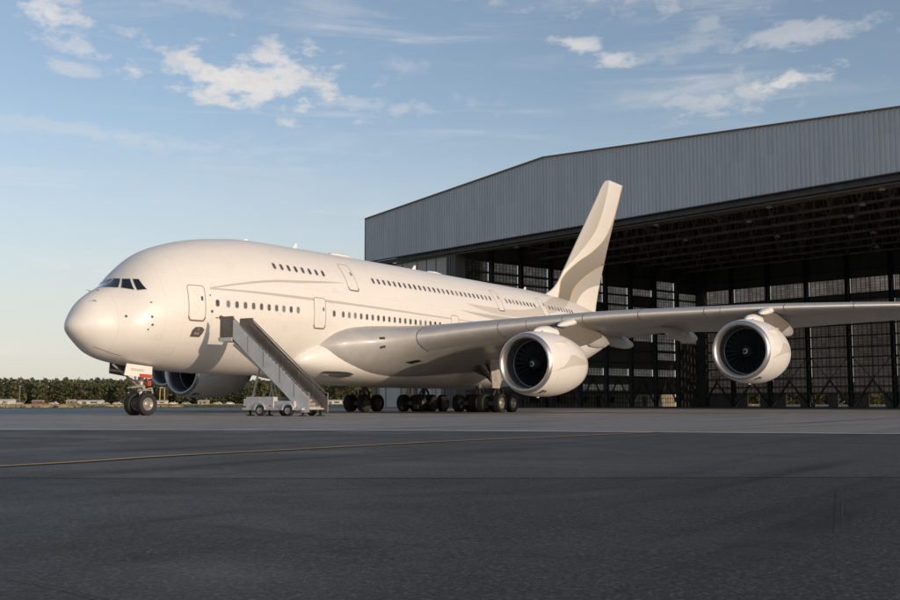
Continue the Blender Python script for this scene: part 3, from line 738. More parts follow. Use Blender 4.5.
# ------------------------------------------------------------------ boarding stairs
S = empty('boarding_stairs', (7.3,-8.0,0))
tag(S, 'grey mobile boarding stairs on a small white wheeled chassis parked beside the airliner nose', 'stairs')
def sb(mb, name, mat, **k):
    mb.v = [(x-7.3, y+8.0, z) for x, y, z in mb.v]; return mb.build(name, mat, S, **k)
Y0, Y1, Y2, YT = -4.45, -5.35, -10.55, -10.75      # platform end, stair top, stair foot
zP, zF = 4.22, .42
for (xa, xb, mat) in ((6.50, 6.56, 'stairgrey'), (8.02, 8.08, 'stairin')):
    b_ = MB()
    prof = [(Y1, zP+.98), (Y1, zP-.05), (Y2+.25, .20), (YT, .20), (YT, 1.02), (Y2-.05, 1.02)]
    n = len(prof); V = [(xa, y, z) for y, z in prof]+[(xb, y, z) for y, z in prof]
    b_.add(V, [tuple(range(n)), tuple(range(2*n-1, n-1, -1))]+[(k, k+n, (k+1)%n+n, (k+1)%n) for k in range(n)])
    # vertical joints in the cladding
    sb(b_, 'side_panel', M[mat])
    b_ = MB()
    for t in (.22, .44, .66, .85):
        y = Y1+(Y2-Y1)*t; z = zP+(zF-zP)*t
        b_.box((xa-.012, y-.015, z+.0), (xa-.002, y+.015, z+.85) )
    sb(b_, 'panel_joint', M['seal'])
    b_ = MB(); b_.bar((( xa+xb)/2, Y1, zP+1.06), ((xa+xb)/2, Y2, 1.22), .06, n=8); b_.bar(((xa+xb)/2, Y2, 1.22), ((xa+xb)/2, YT, 1.2), .06, n=8)
    b_.bar(((xa+xb)/2, YT, 1.2), ((xa+xb)/2, YT, .2), .05, n=8); b_.bar(((xa+xb)/2+(.1 if xa < 7 else -.1), Y1, zP+.80), ((xa+xb)/2+(.1 if xa < 7 else -.1), Y2, .98), .05, n=8)
    sb(b_, 'handrail', M['pipe'])
    b_ = MB(); b_.box((xa, Y1+.005, zP-.02), (xb, Y0, zP+1.10)); 
    b_.bar(((xa+xb)/2, Y0, zP+1.13), ((xa+xb)/2, Y1, zP+1.13), .06, n=8); b_.bar(((xa+xb)/2, Y0, zP-.2), ((xa+xb)/2, Y0, zP+1.13), .07); b_.bar(((xa+xb)/2, Y1, zP-.2), ((xa+xb)/2, Y1, zP+1.13), .07)
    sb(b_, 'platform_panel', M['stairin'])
b_ = MB(); b_.box((6.46, Y1, zP-.22), (8.12, Y0, zP)); b_.box((6.5, Y0, zP-.16), (8.08, Y0+.16, zP+.03)); sb(b_, 'platform', M['stairgrey'], bevel=.02)
b_ = MB(); ns = 21
for i in range(ns):
    t = (i+.5)/ns; y = Y1+(Y2-Y1)*t; z = zP+(zF-.15-zP)*t
    b_.box((6.58, y-.16, z-.045), (8.0, y+.13, z)); b_.box((6.58, y+.11, z), (8.0, y+.13, z+.14))
    b_.box((6.58, y-.175, z-.04), (8.0, y-.161, z+.004), 1)
sb(b_, 'step_flight', [M['tread'], M['pipe']])
b_ = MB()
for x in (6.66, 7.92): b_.bar((x, Y1, zP-.35), (x, Y2+.3, .55), .12, .22)
for t in (.15, .4, .65): 
    y = Y1+(Y2-Y1)*t; z = zP+(.2-zP)*t-.2; b_.bar((6.66,y,z), (7.92,y,z), .09)
sb(b_, 'stringer', M['pipe'])
b_ = MB()
for x in (6.62, 7.96): b_.bar((x, -7.3, 2.72), (x, -6.75, .85), .08); 
b_.bar((6.62, -6.75, .85), (7.96, -6.75, .85), .08); b_.bar((6.62,-8.3,.85), (6.62,-8.05,2.0), .06); b_.bar((7.96,-8.3,.85), (7.96,-8.05,2.0), .07); b_.bar((6.62,-8.6,.85),(6.62,-8.25,1.9),.06)
sb(b_, 'support_leg', M['pipe'])
b_ = MB(); b_.box((6.30,-8.55,.42), (8.25,-6.6,1.0)); b_.box((6.28,-10.5,.30), (8.3,-6.35,.42)); b_.box((6.35,-9.9,.42), (6.9,-8.6,.78)); b_.box((6.30,-6.58,.52),(8.25,-6.42,.9))
sb(b_, 'chassis', M['chassis'], bevel=.025)
b_ = MB()
for yy in (-7.62, -9.55):
    for x in (6.26, 8.29):
        for k in range(8):
            a0 = pi*k/8; a1 = pi*(k+1)/8; b_.bar((x, yy+.37*cos(a0), .32+.37*sin(a0)), (x, yy+.37*cos(a1), .32+.37*sin(a1)), .05, .05)
sb(b_, 'mudguard', M['stairgrey'])
b_ = MB(); b_.box((6.29,-8.4,.5), (6.298,-8.25,.56)); b_.box((6.5,-10.53,.34),(6.7,-10.503,.40)); sb(b_, 'marker', M['red'])
for (x, y, r) in ((6.36,-7.62,.29),(8.19,-7.62,.29),(6.36,-9.55,.29),(8.19,-9.55,.29)):
    c_ = MB(); h = .11
    c_.lathe([(-h,r*.62),(-h,r*.9),(-h*.7,r),(h*.7,r),(h,r*.9),(h,r*.62)], 'y', n=28)
    c_.v = [(vy, vx, vz) for vx, vy, vz in c_.v]
    w_ = c_.build('wheel', M['rubber'], S, True); w_.location = (x-7.3, y+8, r)
    c_ = MB()
    for s in (-1, 1): c_.lathe([(s*h*.9,r*.62),(s*h*.5,r*.5),(s*h*.8,r*.2),(s*h*.8,.001)], 'y', n=20)
    c_.v = [(vy, vx, vz) for vx, vy, vz in c_.v]
    c_.build('rim', M['rim'], w_, True)
b_ = MB()
for (x, y) in ((6.5,-6.75),(8.0,-6.75),(6.6,-10.3),(8.0,-10.3)): b_.bar((x,y,.32),(x,y,.06),.09); b_.box((x-.15,y-.15,0),(x+.15,y+.15,.06))
sb(b_, 'stabiliser_foot', M['black'])

# ------------------------------------------------------------------ hangar (local X along the front, local Y inward)
SVC = None
HG = empty('hangar', (112.366, 48.325, 0), atan2(-.95548, -.29505))
tag(HG, 'enormous open fronted aircraft hangar with corrugated blue grey fascia and dark interior', 'hangar')
def zr(s): return 37.12-(22.7-s)*.0749 if s < 22.7 else 37.12-(s-22.7)*.0733
SL, SR, DP = -22.4, 98., 65.2
# fascia: corrugated sheet with its own thickness
V = []; F = []; s = SL; i = 0; pts = []
per = .62
while s < SR:
    pts += [(s, -1.0), (s+per*.40, -1.0), (s+per*.5, -.88), (s+per*.9, -.88)]; s += per
for (a, y) in pts: V += [(a, y, 26.0), (a, y, zr(a)-.02)]
for i in range(len(pts)-1): F.append((2*i, 2*i+2, 2*i+3, 2*i+1))
fa = mk('fascia', V, F, M['corr'], HG)
b_ = MB()
b_.add([(SL,-.86,26.0),(SR,-.86,26.0),(SR,-.86,zr(SR)),(22.7,-.86,zr(22.7)),(SL,-.86,zr(SL)),(SL,-.5,26.0),(SR,-.5,26.0),(SR,-.5,zr(SR)),(22.7,-.5,zr(22.7)),(SL,-.5,zr(SL))],
       [(0,1,2,3,4),(9,8,7,6,5),(0,5,6,1),(0,4,9,5),(1,6,7,2)]); b_.build('fascia_backing', M['clad'], HG)
b_ = MB(); b_.bar((SL-.1,-1.05,zr(SL)+.08),(22.7,-1.05,zr(22.7)+.08),.26,.22); b_.bar((22.7,-1.05,zr(22.7)+.08),(SR,-1.05,zr(SR)+.08),.26,.22)
b_.box((SL-.12,-1.1,26.0),(SL+.02,-.6,zr(SL)+.05)); b_.build('eave_trim', M['trim'], HG)
b_ = MB(); b_.box((SL,-1.12,25.86),(SR,-.4,25.98)); b_.box((SL,-.38,25.2),(SR,.2,25.84)); b_.box((SL,.25,24.95),(SR,.5,25.15),1); b_.build('door_track', [M['steel'], M['trim']], HG)
b_ = MB()   # roof deck
for (a, c) in ((0.6, 22.7), (22.7, SR)):
    b_.add([(a,-.45,zr(a)-.05),(c,-.45,zr(c)-.05),(c,DP+1,zr(c)-.05),(a,DP+1,zr(a)-.05),(a,-.45,zr(a)-.35),(c,-.45,zr(c)-.35),(c,DP+1,zr(c)-.35),(a,DP+1,zr(a)-.35)],
           [(0,1,2,3),(7,6,5,4),(0,4,5,1),(2,6,7,3),(0,3,7,4),(1,5,6,2)])
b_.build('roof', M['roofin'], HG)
# annex front and walls
b_ = MB(); b_.box((SL+.1,.6,0),(-1.2,1.0,25.15)); b_.build('front_wall', M['annex'], HG)
b_ = MB()
for z in (6.5, 9.2, 13, 17, 21.5): b_.box((SL+.1,.56,z),(-1.2,.597,z+.10))
for s in (-20.2,-18.2,-15.9,-13.6,-9.4,-6.9,-4.4): b_.box((s,.53,0),(s+.14,.598,25.1))
b_.build('wall_seam', M['clad'], HG)
for s, w in ((-21.9,1.3),(-11.9,.9),(-10.0,.55),(-2.6,.8)):
    b_ = MB(); b_.box((s,.25,0),(s+w,.58,12.5)); b_.build('pilaster', M['pilaster'], HG)
b_ = MB(); b_.box((-16.6,.4,0),(-13.8,.57,4.2)); b_.build('door_leaf', M['annex'], HG); b_ = MB(); b_.box((-8.6,.4,0),(-5.2,.57,4.6)); b_.build('door_leaf', M['annex'], HG)
b_ = MB()
for s in (-1.15,-.55,.05,.65): b_.box((s,.15,0),(s+.42,2.4,25.1)); 
b_.build('folded_door', M['clad'], HG)
b_ = MB(); b_.box((SL+.1,1.02,0),(SL+.4,6,26.2)); b_.box((SL+.1,6.01,0),(.6,6.3,zr(SL)-.3)); b_.box((SL+.1,-.45,zr(SL)-.28),(.55,6.3,zr(SL)-.1)); b_.build('outer_wall', M['annex'], HG)
# inner side wall: rows of glazing between solid bands
def wall_rows(fn, a, c, rows, top, mat='clad', name='side_wall', th=.22, zbase=0):
    """fn maps (along, z, depth) to local coordinates; rows are open strips"""
    b_ = MB(); zz = zbase
    for (z0, z1) in rows+[(top, top)]:
        if z0-zz > .01:
            P = [fn(a, zz, 0), fn(c, zz, 0), fn(c, z0, 0), fn(a, z0, 0), fn(a, zz, th), fn(c, zz, th), fn(c, z0, th), fn(a, z0, th)]
            b_.add(P, [(0,1,2,3),(7,6,5,4),(0,4,5,1),(3,2,6,7),(0,3,7,4),(1,5,6,2)])
        zz = z1
    return b_.build(name, M[mat], HG)
def quads(fn, cells, depth):
    V = []; F = []; U = []
    for (a, c, z0, z1) in cells:
        n = len(V); V += [fn(a, z0, depth), fn(c, z0, depth), fn(c, z1, depth), fn(a, z1, depth)]
        U += [(a, z0), (c, z0), (c, z1), (a, z1)]; F.append((n, n+1, n+2, n+3))
    return V, F, U
side = lambda t, z, d: (1.15-d, t, z)
rowsS = [(.05,2.4),(3.0,4.2),(5.8,7.1),(9.0,10.35),(10.84,12.2),(12.4,13.96),(14.4,15.9),(16.4,18.9),(19.25,20.8),(21.1,22.4),(22.7,24.3)]
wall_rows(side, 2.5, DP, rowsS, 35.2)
colsS = [2.6,7.75,14.6,21.9,29.1,36.2,43.2,50.3,57.2,64.9]
rr = random.Random(11)
# which strips are glazed in which bay (others are boarded over)
glz = {0:(8,9,10),1:(0,3,4,8,9,10),2:(0,5,8,9,10),3:(0,2,3,8,9,10),4:(0,1,2,5,6,8,9,10),5:(0,1,2,5,6,7,8,9),6:(0,2,5,7,9),7:(0,2,3,4,5,6,7,8,9,10),8:(5,7,8,9)}
bd = MB()
for i in range(9):
    a, c = colsS[i]+.3, colsS[i+1]-.3
    cells = [(a, c, rowsS[k][0], rowsS[k][1]) for k in glz[i]]
    for ce in cells: V, F, U = quads(side, [ce], .1); mk('window', V, F, M['paneL' if ce[2] < 1 else 'paneS'], HG, uv=U)
    for k in range(len(rowsS)):
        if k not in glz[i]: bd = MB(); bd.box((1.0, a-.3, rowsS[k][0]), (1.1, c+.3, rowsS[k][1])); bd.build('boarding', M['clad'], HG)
for t in colsS[1:-1]:
    b_ = MB(); b_.box((1.2,t-.33,0),(2.0,t-.25,31)); b_.box((1.2,t+.25,0),(2.0,t+.33,31)); b_.box((1.2,t-.25,0),(1.3,t+.25,31))
    for k in range(15): b_.bar((1.95,t-.25,k*2.),(1.95,t+.25,k*2.+1),.08); b_.bar((1.95,t+.25,k*2.+1),(1.95,t-.25,k*2.+2),.08)
    b_.build('column', M['steel'], HG)
b_ = MB()
for z in (2.7, 5.5, 8.3, 10.6, 14.2, 16.1, 19.05, 20.95, 22.55, 24.6, 27.5): b_.box((1.18,2.6,z-.13),(1.42,DP,z+.13))
for i in range(9):
    a, c = colsS[i], colsS[i+1]; m_ = (a+c)/2
    b_.bar((1.5,a,.1),(1.5,m_,5.4),.22); b_.bar((1.5,c,.1),(1.5,m_,5.4),.22)
b_.build('girt', M['steel'], HG)
# back wall
back = lambda s, z, d: (s, DP+d, z)
rowsB = [(.05,2.42),(2.55,18.9),(20.3,23.0)]
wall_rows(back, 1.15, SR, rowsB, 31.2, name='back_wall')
b_ = MB(); b_.add([(1.2,DP,31.2),(SR,DP,31.2),(SR,DP,zr(SR)-.3),(22.7,DP,zr(22.7)-.3),(1.2,DP,zr(1.2)-.3)]+[(1.2,DP+.2,31.2),(SR,DP+.2,31.2),(SR,DP+.2,zr(SR)-.3),(22.7,DP+.2,zr(22.7)-.3),(1.2,DP+.2,zr(1.2)-.3)], [(0,1,2,3,4),(9,8,7,6,5),(0,5,6,1)]); b_.build('gable', M['clad'], HG)
colsB = [1.3]+[9.1+8.2*i for i in range(11)]
bd = MB(); opens = {1:[(11.6,14.4)],2:[(20.3,23.2),(26.1,28.7) ][:1], 3:[(26.3,28.9),(30.9,33.4)], 4:[(36.8,39.8)], 0:[(4.2,6.6)]}
opens = {0:[(3.6,6.2)],1:[(11.9,14.6)],2:[(20.3,23.2)],3:[(26.3,28.9),(30.9,33.3)],4:[(36.8,39.8)]}
for i in range(11):
    a, c = colsB[i]+.3, colsB[i+1]-.3
    cells = [(a, c, z0, z1) for (z0, z1) in rowsB[1:2]]
    V, F, U = quads(back, cells, .1); mk('window', V, F, M['paneB'], HG, uv=U)
    V, F, U = quads(back, [(a, c, rowsB[2][0], rowsB[2][1])], .1); mk('clerestory_window', V, F, M['paneT'], HG, uv=U)
    ops = opens.get(i, [(a+3, a+5.8)])
    for p, q in (ops if i else []):
        V, F, U = quads(back, [(p, q, .25, 2.35)], .1); mk('low_window', V, F, M['paneO'], HG, uv=U)
    edges = [a-.3]+[v for o_ in ops for v in o_]+[c+.3] if i else [a-.3, c+.3]
    for p, q in zip(edges[::2], edges[1::2]): bd = MB(); bd.box((p,DP+.05,.05),(q,DP+.15,2.42)); bd.build('boarding', M['clad'], HG)
for s in colsB[1:]:
    b_ = MB(); b_.box((s-.33,DP-.9,0),(s-.25,DP-.05,32.4)); b_.box((s+.25,DP-.9,0),(s+.33,DP-.05,32.4)); b_.box((s-.25,DP-.15,0),(s+.25,DP-.05,32.4))
    for k in range(15): b_.bar((s-.25,DP-.85,k*2.),(s+.25,DP-.85,k*2.+1),.08); b_.bar((s+.25,DP-.85,k*2.+1),(s-.25,DP-.85,k*2.+2),.08)
    b_.build('column', M['steel'], HG)
b_ = MB(); b_.box((1.2,DP-1.4,0),(3.0,DP-.05,32.4)); b_.build('corner_column', M['steel'], HG)
b_ = MB()
for z in (2.5,3.64,5.26,7.25,8.87,10.68,12.68,14.67,16.75,19.22,20.13,23.05,24.5,28): b_.box((1.2,DP-.35,z-.13),(SR,DP-.03,z+.13))
for i in range(11):
    a, c = colsB[i], colsB[i+1]; m_ = (a+c)/2
    b_.bar((a+.3,DP-.4,.1),(m_,DP-.4,4.8),.30); b_.bar((c-.3,DP-.4,.1),(m_,DP-.4,4.8),.30)
    b_.bar((m_,DP-.45,4.9),(a+.3,DP-.45,9.0),.10); b_.bar((m_,DP-.45,4.9),(c-.3,DP-.45,9.0),.10)
    b_.bar((m_,DP-.3,5.2),(m_,DP-.3,23),.10)
b_.build('girt', M['steel'], HG)
b_ = MB(); b_.box((SR-.3,-.4,0),(SR,DP,zr(SR)-.4)); b_.build('outer_wall', M['annex'], HG)
# roof trusses parallel to the front, with purlins
for i in range(9):
    y = 2.2+i*7.2; b_ = MB(); zb = 26.6
    b_.box((1.3,y-.14,zb-.16),(SR-.5,y+.14,zb+.16))
    s = 1.5; k = 0
    while s < SR-4.6:
        t0, t1 = min(zr(s), zr(s+4.4))-.75, zr(s+4.4)-.75
        b_.bar((s,y,zb),(s+2.2,y,zr(s+2.2)-.9),.16); b_.bar((s+2.2,y,zr(s+2.2)-.9),(s+4.4,y,zb),.16); b_.bar((s+2.2,y,zb),(s+2.2,y,zr(s+2.2)-.9),.11)
        s += 4.4
    b_.bar((1.3,y,zr(1.3)-.8),(22.7,y,zr(22.7)-.8),.26,.3); b_.bar((22.7,y,zr(22.7)-.8),(SR-.5,y,zr(SR-.5)-.8),.26,.3)
    b_.build('roof_truss', M['steel2'], HG)
for i in range(9):
    b_ = MB(); s = 5+i*12.5
    b_.box((s-.10,.6,26.95),(s+.10,DP-.5,27.15))
    y = 2.2
    while y < DP-8: b_.bar((s,y,27.05),(s,y+3.6,zr(s)-1),.12); b_.bar((s,y+3.6,zr(s)-1),(s,y+7.2,27.05),.12); y += 7.2
    b_.build('roof_brace', M['steel2'], HG)
b_ = MB()
for i in range(18):
    s = 2+i*5.3; b_.box((s-.09,-.3,zr(s)-.62),(s+.09,DP,zr(s)-.40))
b_.build('purlin', M['steel2'], HG)
# gantry rail with small cross members near the front
b_ = MB(); b_.box((1.5,4.9,25.7),(SR-1,5.15,26.05)); b_.box((1.5,19.3,25.7),(SR-1,19.55,26.05)); b_.box((1.5,33.7,25.7),(SR-1,33.95,26.05)); b_.build('crane_rail', M['steel2'], HG)
SB = empty('added_pale_building', (HG.location.x, HG.location.y, 0), HG.rotation_euler.z)  # made-up pale building, added so the low side windows look bright
tag(SB, 'long low pale building added outside to brighten the low side windows of the hangar', 'building')
b_ = MB(); b_.box((-15,9,0),(-8,74,3.0)); b_.build('wall', M['shedw0'], SB)
b_ = MB(); b_.box((-15.3,8.7,3.003),(-7.7,74.3,3.3)); b_.build('roof', M['trim'], SB)
for k in range(9): b_ = MB(); b_.box((-7.998,12+k*7,.9),(-7.95,14.4+k*7,2.0)); b_.build('window', M['glass'], SB)
for k in range(4): b_ = MB(); b_.box((-7.998,16+k*14,0),(-7.94,17.1+k*14,2.1)); b_.build('door', M['steel'], SB)
# lamps hanging under the trusses
proto = None; ca, sa = cos(HG.rotation_euler.z), sin(HG.rotation_euler.z)
rr = random.Random(5)
for (s, y) in ((58,3.6),(66.5,11),(50,11),(73,3.6),(40,3.6),(61,18),(74,18),(45,25.5),(56,33),(30,3.6),(66,33),(34,18),(22,11),(74,33),(49,47),(12,3.6),(82,11)):
    if proto is None:
        o_ = empty('hangar_lamp'); b_ = MB(); b_.lathe([(0,.05),(-.12,.25),(-.45,.42),(-.46,.38),(-.14,.22)], 'z', n=16); b_.build('lamp_shade', M['grime'], o_, True)
        b_ = MB(); b_.bar((0,0,0),(0,0,.9),.05); b_.box((-.7,-.10,-.02),(.7,.10,.10)); b_.build('lamp_bracket', M['trim'], o_); proto = o_
    else: o_ = copy_tree(proto)
    z = 25.65
    o_.location = (HG.location.x+ca*s-sa*y, HG.location.y+sa*s+ca*y, z); o_.rotation_euler.z = HG.rotation_euler.z+rr.uniform(-.3,.3)
    tag(o_, 'pale high bay lamp hanging under the dark hangar roof trusses', 'lamp', 'high bay lamps under the hangar roof')

# ------------------------------------------------------------------ ground
CAM = Vector((-36.4084, -46.7409, .66)); YAW = .5686; PIT = .0953
def asphalt(name, base, warm=0, bumpy=1.0, spec=.22):
    m, nt, b = newmat(name)
    g = nt.nodes.new('ShaderNodeNewGeometry').outputs['Position']
    fine = noise(nt, g, 60, 5, .8); mid = noise(nt, g, 9, 5, .65); big = noise(nt, g, .35, 6, .6, .8); huge = noise(nt, g, .05, 3, .5)
    def sc_(k): return tuple(c*k for c in base)
    c = ramp(nt, big, [(.32, sc_(.62)), (.68, sc_(1.38))])
    c = mixc(nt, .45, c, ramp(nt, huge, [(.35, sc_(.7)), (.65, sc_(1.35))]))
    c = mixc(nt, .30, c, ramp(nt, mid, [(.3, sc_(.7)), (.7, sc_(1.3))]))
    c = mixc(nt, .75, c, ramp(nt, fine, [(.36, sc_(.25)), (.52, sc_(1.0)), (.68, sc_(3.2))]))
    gr = noise(nt, g, 38, 8, .9)
    c = mixc(nt, .7, c, mixc(nt, 1, c, ramp(nt, gr, [(.40, (.25,)*3), (.5, (.95,)*3), (.60, (3.2,)*3)]), 'MULTIPLY'))
    # tyre marks and stains stretched along the taxi direction
    mp = nt.nodes.new('ShaderNodeMapping'); mp.inputs['Rotation'].default_value = (0,0,radians(-12)); mp.inputs['Scale'].default_value = (.05, .9, 1)
    nt.links.new(g, mp.inputs[0]); st = noise(nt, mp.outputs[0], 1.0, 5, .6)
    c = mixc(nt, smooth(nt, st, .53, .70), c, sc_(.48))
    vo = noise(nt, g, .9, 7, .7, 1.5); c = mixc(nt, mth(nt, 'MULTIPLY', smooth(nt, vo, .60, .68), .6), c, sc_(.4))
    nt.links.new(c, b.inputs['Base Color'])
    r = ramp(nt, big, [(.3, (.45,)*3), (.7, (.80,)*3)]); nt.links.new(r, b.inputs['Roughness'])
    b.inputs['Specular IOR Level'].default_value = spec
    h = mth(nt, 'ADD', mth(nt, 'MULTIPLY', fine, .7), mth(nt, 'MULTIPLY', mid, .5))
    bump(nt, b, h, .9*bumpy, .02)
    return m
M['asph'] = asphalt('apron_asphalt', (.050,.046,.0415)); M['asph2'] = asphalt('older_asphalt', (.074,.067,.059)); M['conc'] = asphalt('pale_apron', (.15,.135,.118), bumpy=.5); M['asphfar'] = asphalt('worn_asphalt', (.235,.212,.186), bumpy=.7)
def grassmat():
    m, nt, b = newmat('dry_grass'); g = nt.nodes.new('ShaderNodeNewGeometry').outputs['Position']
    f = noise(nt, g, .08, 6, .7); f2 = noise(nt, g, 2.0, 4, .7)
    c = ramp(nt, f, [(.3, (.24,.195,.08)), (.5, (.34,.27,.125)), (.7, (.42,.33,.17))]); c = mixc(nt, .4, c, ramp(nt, f2, [(.3, (.20,.17,.06)), (.7, (.50,.40,.19))]))
    nt.links.new(c, b.inputs['Base Color']); b.inputs['Roughness'].default_value = .9; return m
M['grass'] = grassmat()
def sheet(name, pts, z, mat, kind='structure', label=None, cat=None):
    o = mk(name, [(x, y, z) for x, y in pts], [tuple(range(len(pts)))], mat)
    o['kind'] = kind
    if label: o['label'] = label
    return o
n = 96; R_ = 4200
gp = [(R_*cos(2*pi*k/n), R_*sin(2*pi*k/n)) for k in range(n)]
sheet('grass_field', gp, -.012, M['grass'])
fwd = Vector((cos(YAW), sin(YAW))); rgt = Vector((sin(YAW), -cos(YAW)))
def at(l, d): p = Vector((CAM.x, CAM.y))+rgt*l+fwd*d; return (p.x, p.y)
sheet('apron', [at(-420,-120), at(420,-120), at(420,420), at(-20,300), at(-60,172), at(-420,176)], -.006, M['asph'])
rr = random.Random(77); gb = MB()
for i in range(34000):
    dd = 172+(600-172)*rr.random()**1.5; l = dd*rr.uniform(-.62, .30)
    if l > -60 and (dd < 172+(l+60)*3.2 if l < -20 else dd < 300+(l+20)*.2727): continue
    x, y = at(l, dd+1); a = rr.uniform(0, pi); w_ = rr.uniform(.5, 1.1)*(.6+dd/500); h_ = rr.uniform(.18, .38)
    lx, ly = rr.uniform(-.2, .2), rr.uniform(-.2, .2)
    gb.add([(x-w_*cos(a), y-w_*sin(a), -.02), (x+w_*cos(a), y+w_*sin(a), -.02), (x+w_*.7*cos(a)+lx, y+w_*.7*sin(a)+ly, h_), (x-w_*.8*cos(a)+lx, y-w_*.8*sin(a)+ly, h_*.8)], [(0,1,2,3)])
g_ = gb.build('tall_grass', M['grass']); tag(g_, 'dry straw coloured grass growing on the far airfield', kind='stuff')
# paler old concrete strip next to the hangar, and the worn zone beyond the white line
s_ = lambda s, y: (112.366+ca*s-sa*y, 48.325+sa*s+ca*y)
sheet('hangar_floor', [s_(-22.3,-16), s_(150,-16), s_(150,66), s_(-22.3,66)], -.002, M['conc'])
sheet('taxi_lane', [(-30.9,-2.5),(-14.24,-32.6),(-11.22,-42.3),(6,-118),(60,-118),(74,-30),(85,10),(72,62),(40,80),(-30,70)], .0015, M['asphfar'])
sheet('older_apron', [(-60,-12),(-36.5,-22),(-32.8,-33),(-29.63,-39.36),(-28.19,-41.49),(-25.89,-44.85),(-18,-56),(-5,-80),(30,-110),(-10,-20)], -.0035, M['asph2'])
def strip(name, pts, w, z, mat, jag=0, seed=1):
    rr = random.Random(seed); P = []
    for i in range(len(pts)-1):
        a, c = Vector(pts[i]), Vector(pts[i+1]); L = (c-a).length; k = max(1, int(L/.25)) if jag else max(1, int(L/4))
        for j in range(k): P.append(a+(c-a)*j/k)
    P.append(Vector(pts[-1])); V = []; F = []
    for i, p in enumerate(P):
        t = (P[min(i+1, len(P)-1)]-P[max(i-1, 0)]).normalized(); nn = Vector((-t.y, t.x)); o = rr.uniform(-jag, jag); ww = w*(1 if not jag else rr.uniform(.3, 1.3))
        V += [(p.x+nn.x*(o+ww/2), p.y+nn.y*(o+ww/2), z), (p.x+nn.x*(o-ww/2), p.y+nn.y*(o-ww/2), z)]
    for i in range(len(P)-1): F.append((2*i, 2*i+1, 2*i+3, 2*i+2))
    o = mk(name, V, F, mat); o['kind'] = 'structure'; return o
def wornpaint(name, col, keep):
    m, nt, b = newmat(name); g = nt.nodes.new('ShaderNodeNewGeometry').outputs['Position']
    f = noise(nt, g, 14, 6, .75); f2 = noise(nt, g, .7, 3, .6)
    f = mth(nt, 'ADD', f, mth(nt, 'MULTIPLY', mth(nt, 'SUBTRACT', f2, .5), .5))
    nt.links.new(ramp(nt, f, [(keep, (.06,.058,.055)), (keep+.08, col)]), b.inputs['Base Color']); b.inputs['Roughness'].default_value = .7; return m
M['wline'] = wornpaint('worn_white', (.62,.60,.57), .33); M['yline'] = wornpaint('worn_yellow', (.46,.27,.05), .34)
def curve_pts(pts, k=8):
    out = []
    for i in range(len(pts)-1):
        p0 = Vector(pts[max(i-1,0)]); p1 = Vector(pts[i]); p2 = Vector(pts[i+1]); p3 = Vector(pts[min(i+2,len(pts)-1)])
        for j in range(k):
            t = j/k; out.append(tuple(.5*((2*p1)+(p2-p0)*t+(2*p0-5*p1+4*p2-p3)*t*t+(3*p1-p0-3*p2+p3)*t**3)))
    out.append(pts[-1]); return out
strip('edge_line', [(-28,-2),(-19.12,-22.02),(-14.24,-32.57),(-11.22,-42.24),(-5,-62)], .42, .006, M['wline'])
strip('taxi_line', curve_pts([(-50,-34.5),(-38,-36.2),(-29.22,-36.6),(-26.96,-36.4),(-24.33,-36.45),(-20.28,-36.5),(-17.14,-36.95),(-12.95,-37.3),(-8.36,-38.0),(0,-39.3),(14,-42.5)]), .16, .0085, M['yline'])
M['crack'] = simple('crack_tar', (.016,.016,.017), .8)
for (p0, p1, w_, sd_) in (((-30.4,-38.4),(-29.2,-40.0),.016,1),((-29.1,-40.15),(-28.35,-41.25),.010,12),((-28.3,-41.35),(-27.2,-42.95),.014,13),((-27.05,-43.2),(-25.0,-46.1),.010,14)):
    strip('pavement_crack', [p0, p1], w_, .004, M['crack'], .022, sd_)
strip('pavement_crack', [(-32.48,-41.93),(-31.95,-41.98),(-31.14,-41.97)], .02, .004, M['crack'], .012, 2)
strip('pavement_crack', [(-32.01,-42.28),(-32.12,-43.1),(-32.14,-44.01)], .013, .004, M['crack'], .012, 3)
strip('pavement_crack', [(-33.77,-43.01),(-33.82,-43.42),(-33.93,-43.91)], .013, .004, M['crack'], .008, 4)
strip('pavement_crack', [(-32.19,-44.2),(-32.05,-44.95),(-32.14,-45.75)], .008, .004, M['crack'], .010, 5)
strip('pavement_seam', [(-27.6,-44.73),(-30.6,-45.41)], .012, .0042, M['crack'], .002, 6)
strip('pavement_crack', [(-25.2,-30.5),(-22,-36),(-18,-42),(-14,-49)], .05, .004, M['crack'], .03, 8)

# ------------------------------------------------------------------ far woods, sheds, cars, masts
def leafmat():
    m, nt, b = newmat('far_foliage'); g = nt.nodes.new('ShaderNodeNewGeometry').outputs['Position']
    f = noise(nt, g, .11, 3, .6); f2 = noise(nt, g, .9, 3, .6)
    c = ramp(nt, f, [(.3, (.105,.118,.062)), (.5, (.15,.152,.075)), (.66, (.21,.19,.088)), (.8, (.28,.23,.11))])
    c = mixc(nt, .5, c, mixc(nt, 1, c, ramp(nt, f2, [(.3, (.6,)*3), (.7, (1.4,)*3)]), 'MULTIPLY'))
    nt.links.new(c, b.inputs['Base Color']); b.inputs['Roughness'].default_value = .8; b.inputs['Specular IOR Level'].default_value = .2
    tl = nt.nodes.new('ShaderNodeBsdfTranslucent'); nt.links.new(c, tl.inputs[0]); mx = nt.nodes.new('ShaderNodeMixShader'); mx.inputs[0].default_value = .45
    nt.links.new(b.outputs[0], mx.inputs[1]); nt.links.new(tl.outputs[0], mx.inputs[2]); nt.links.new(mx.outputs[0], nt.nodes['Material Output'].inputs[0]); return m
M['leaf'] = leafmat(); M['bark'] = simple('pine_bark', (.15,.10,.065), .9)
rr = random.Random(21); mb = MB()
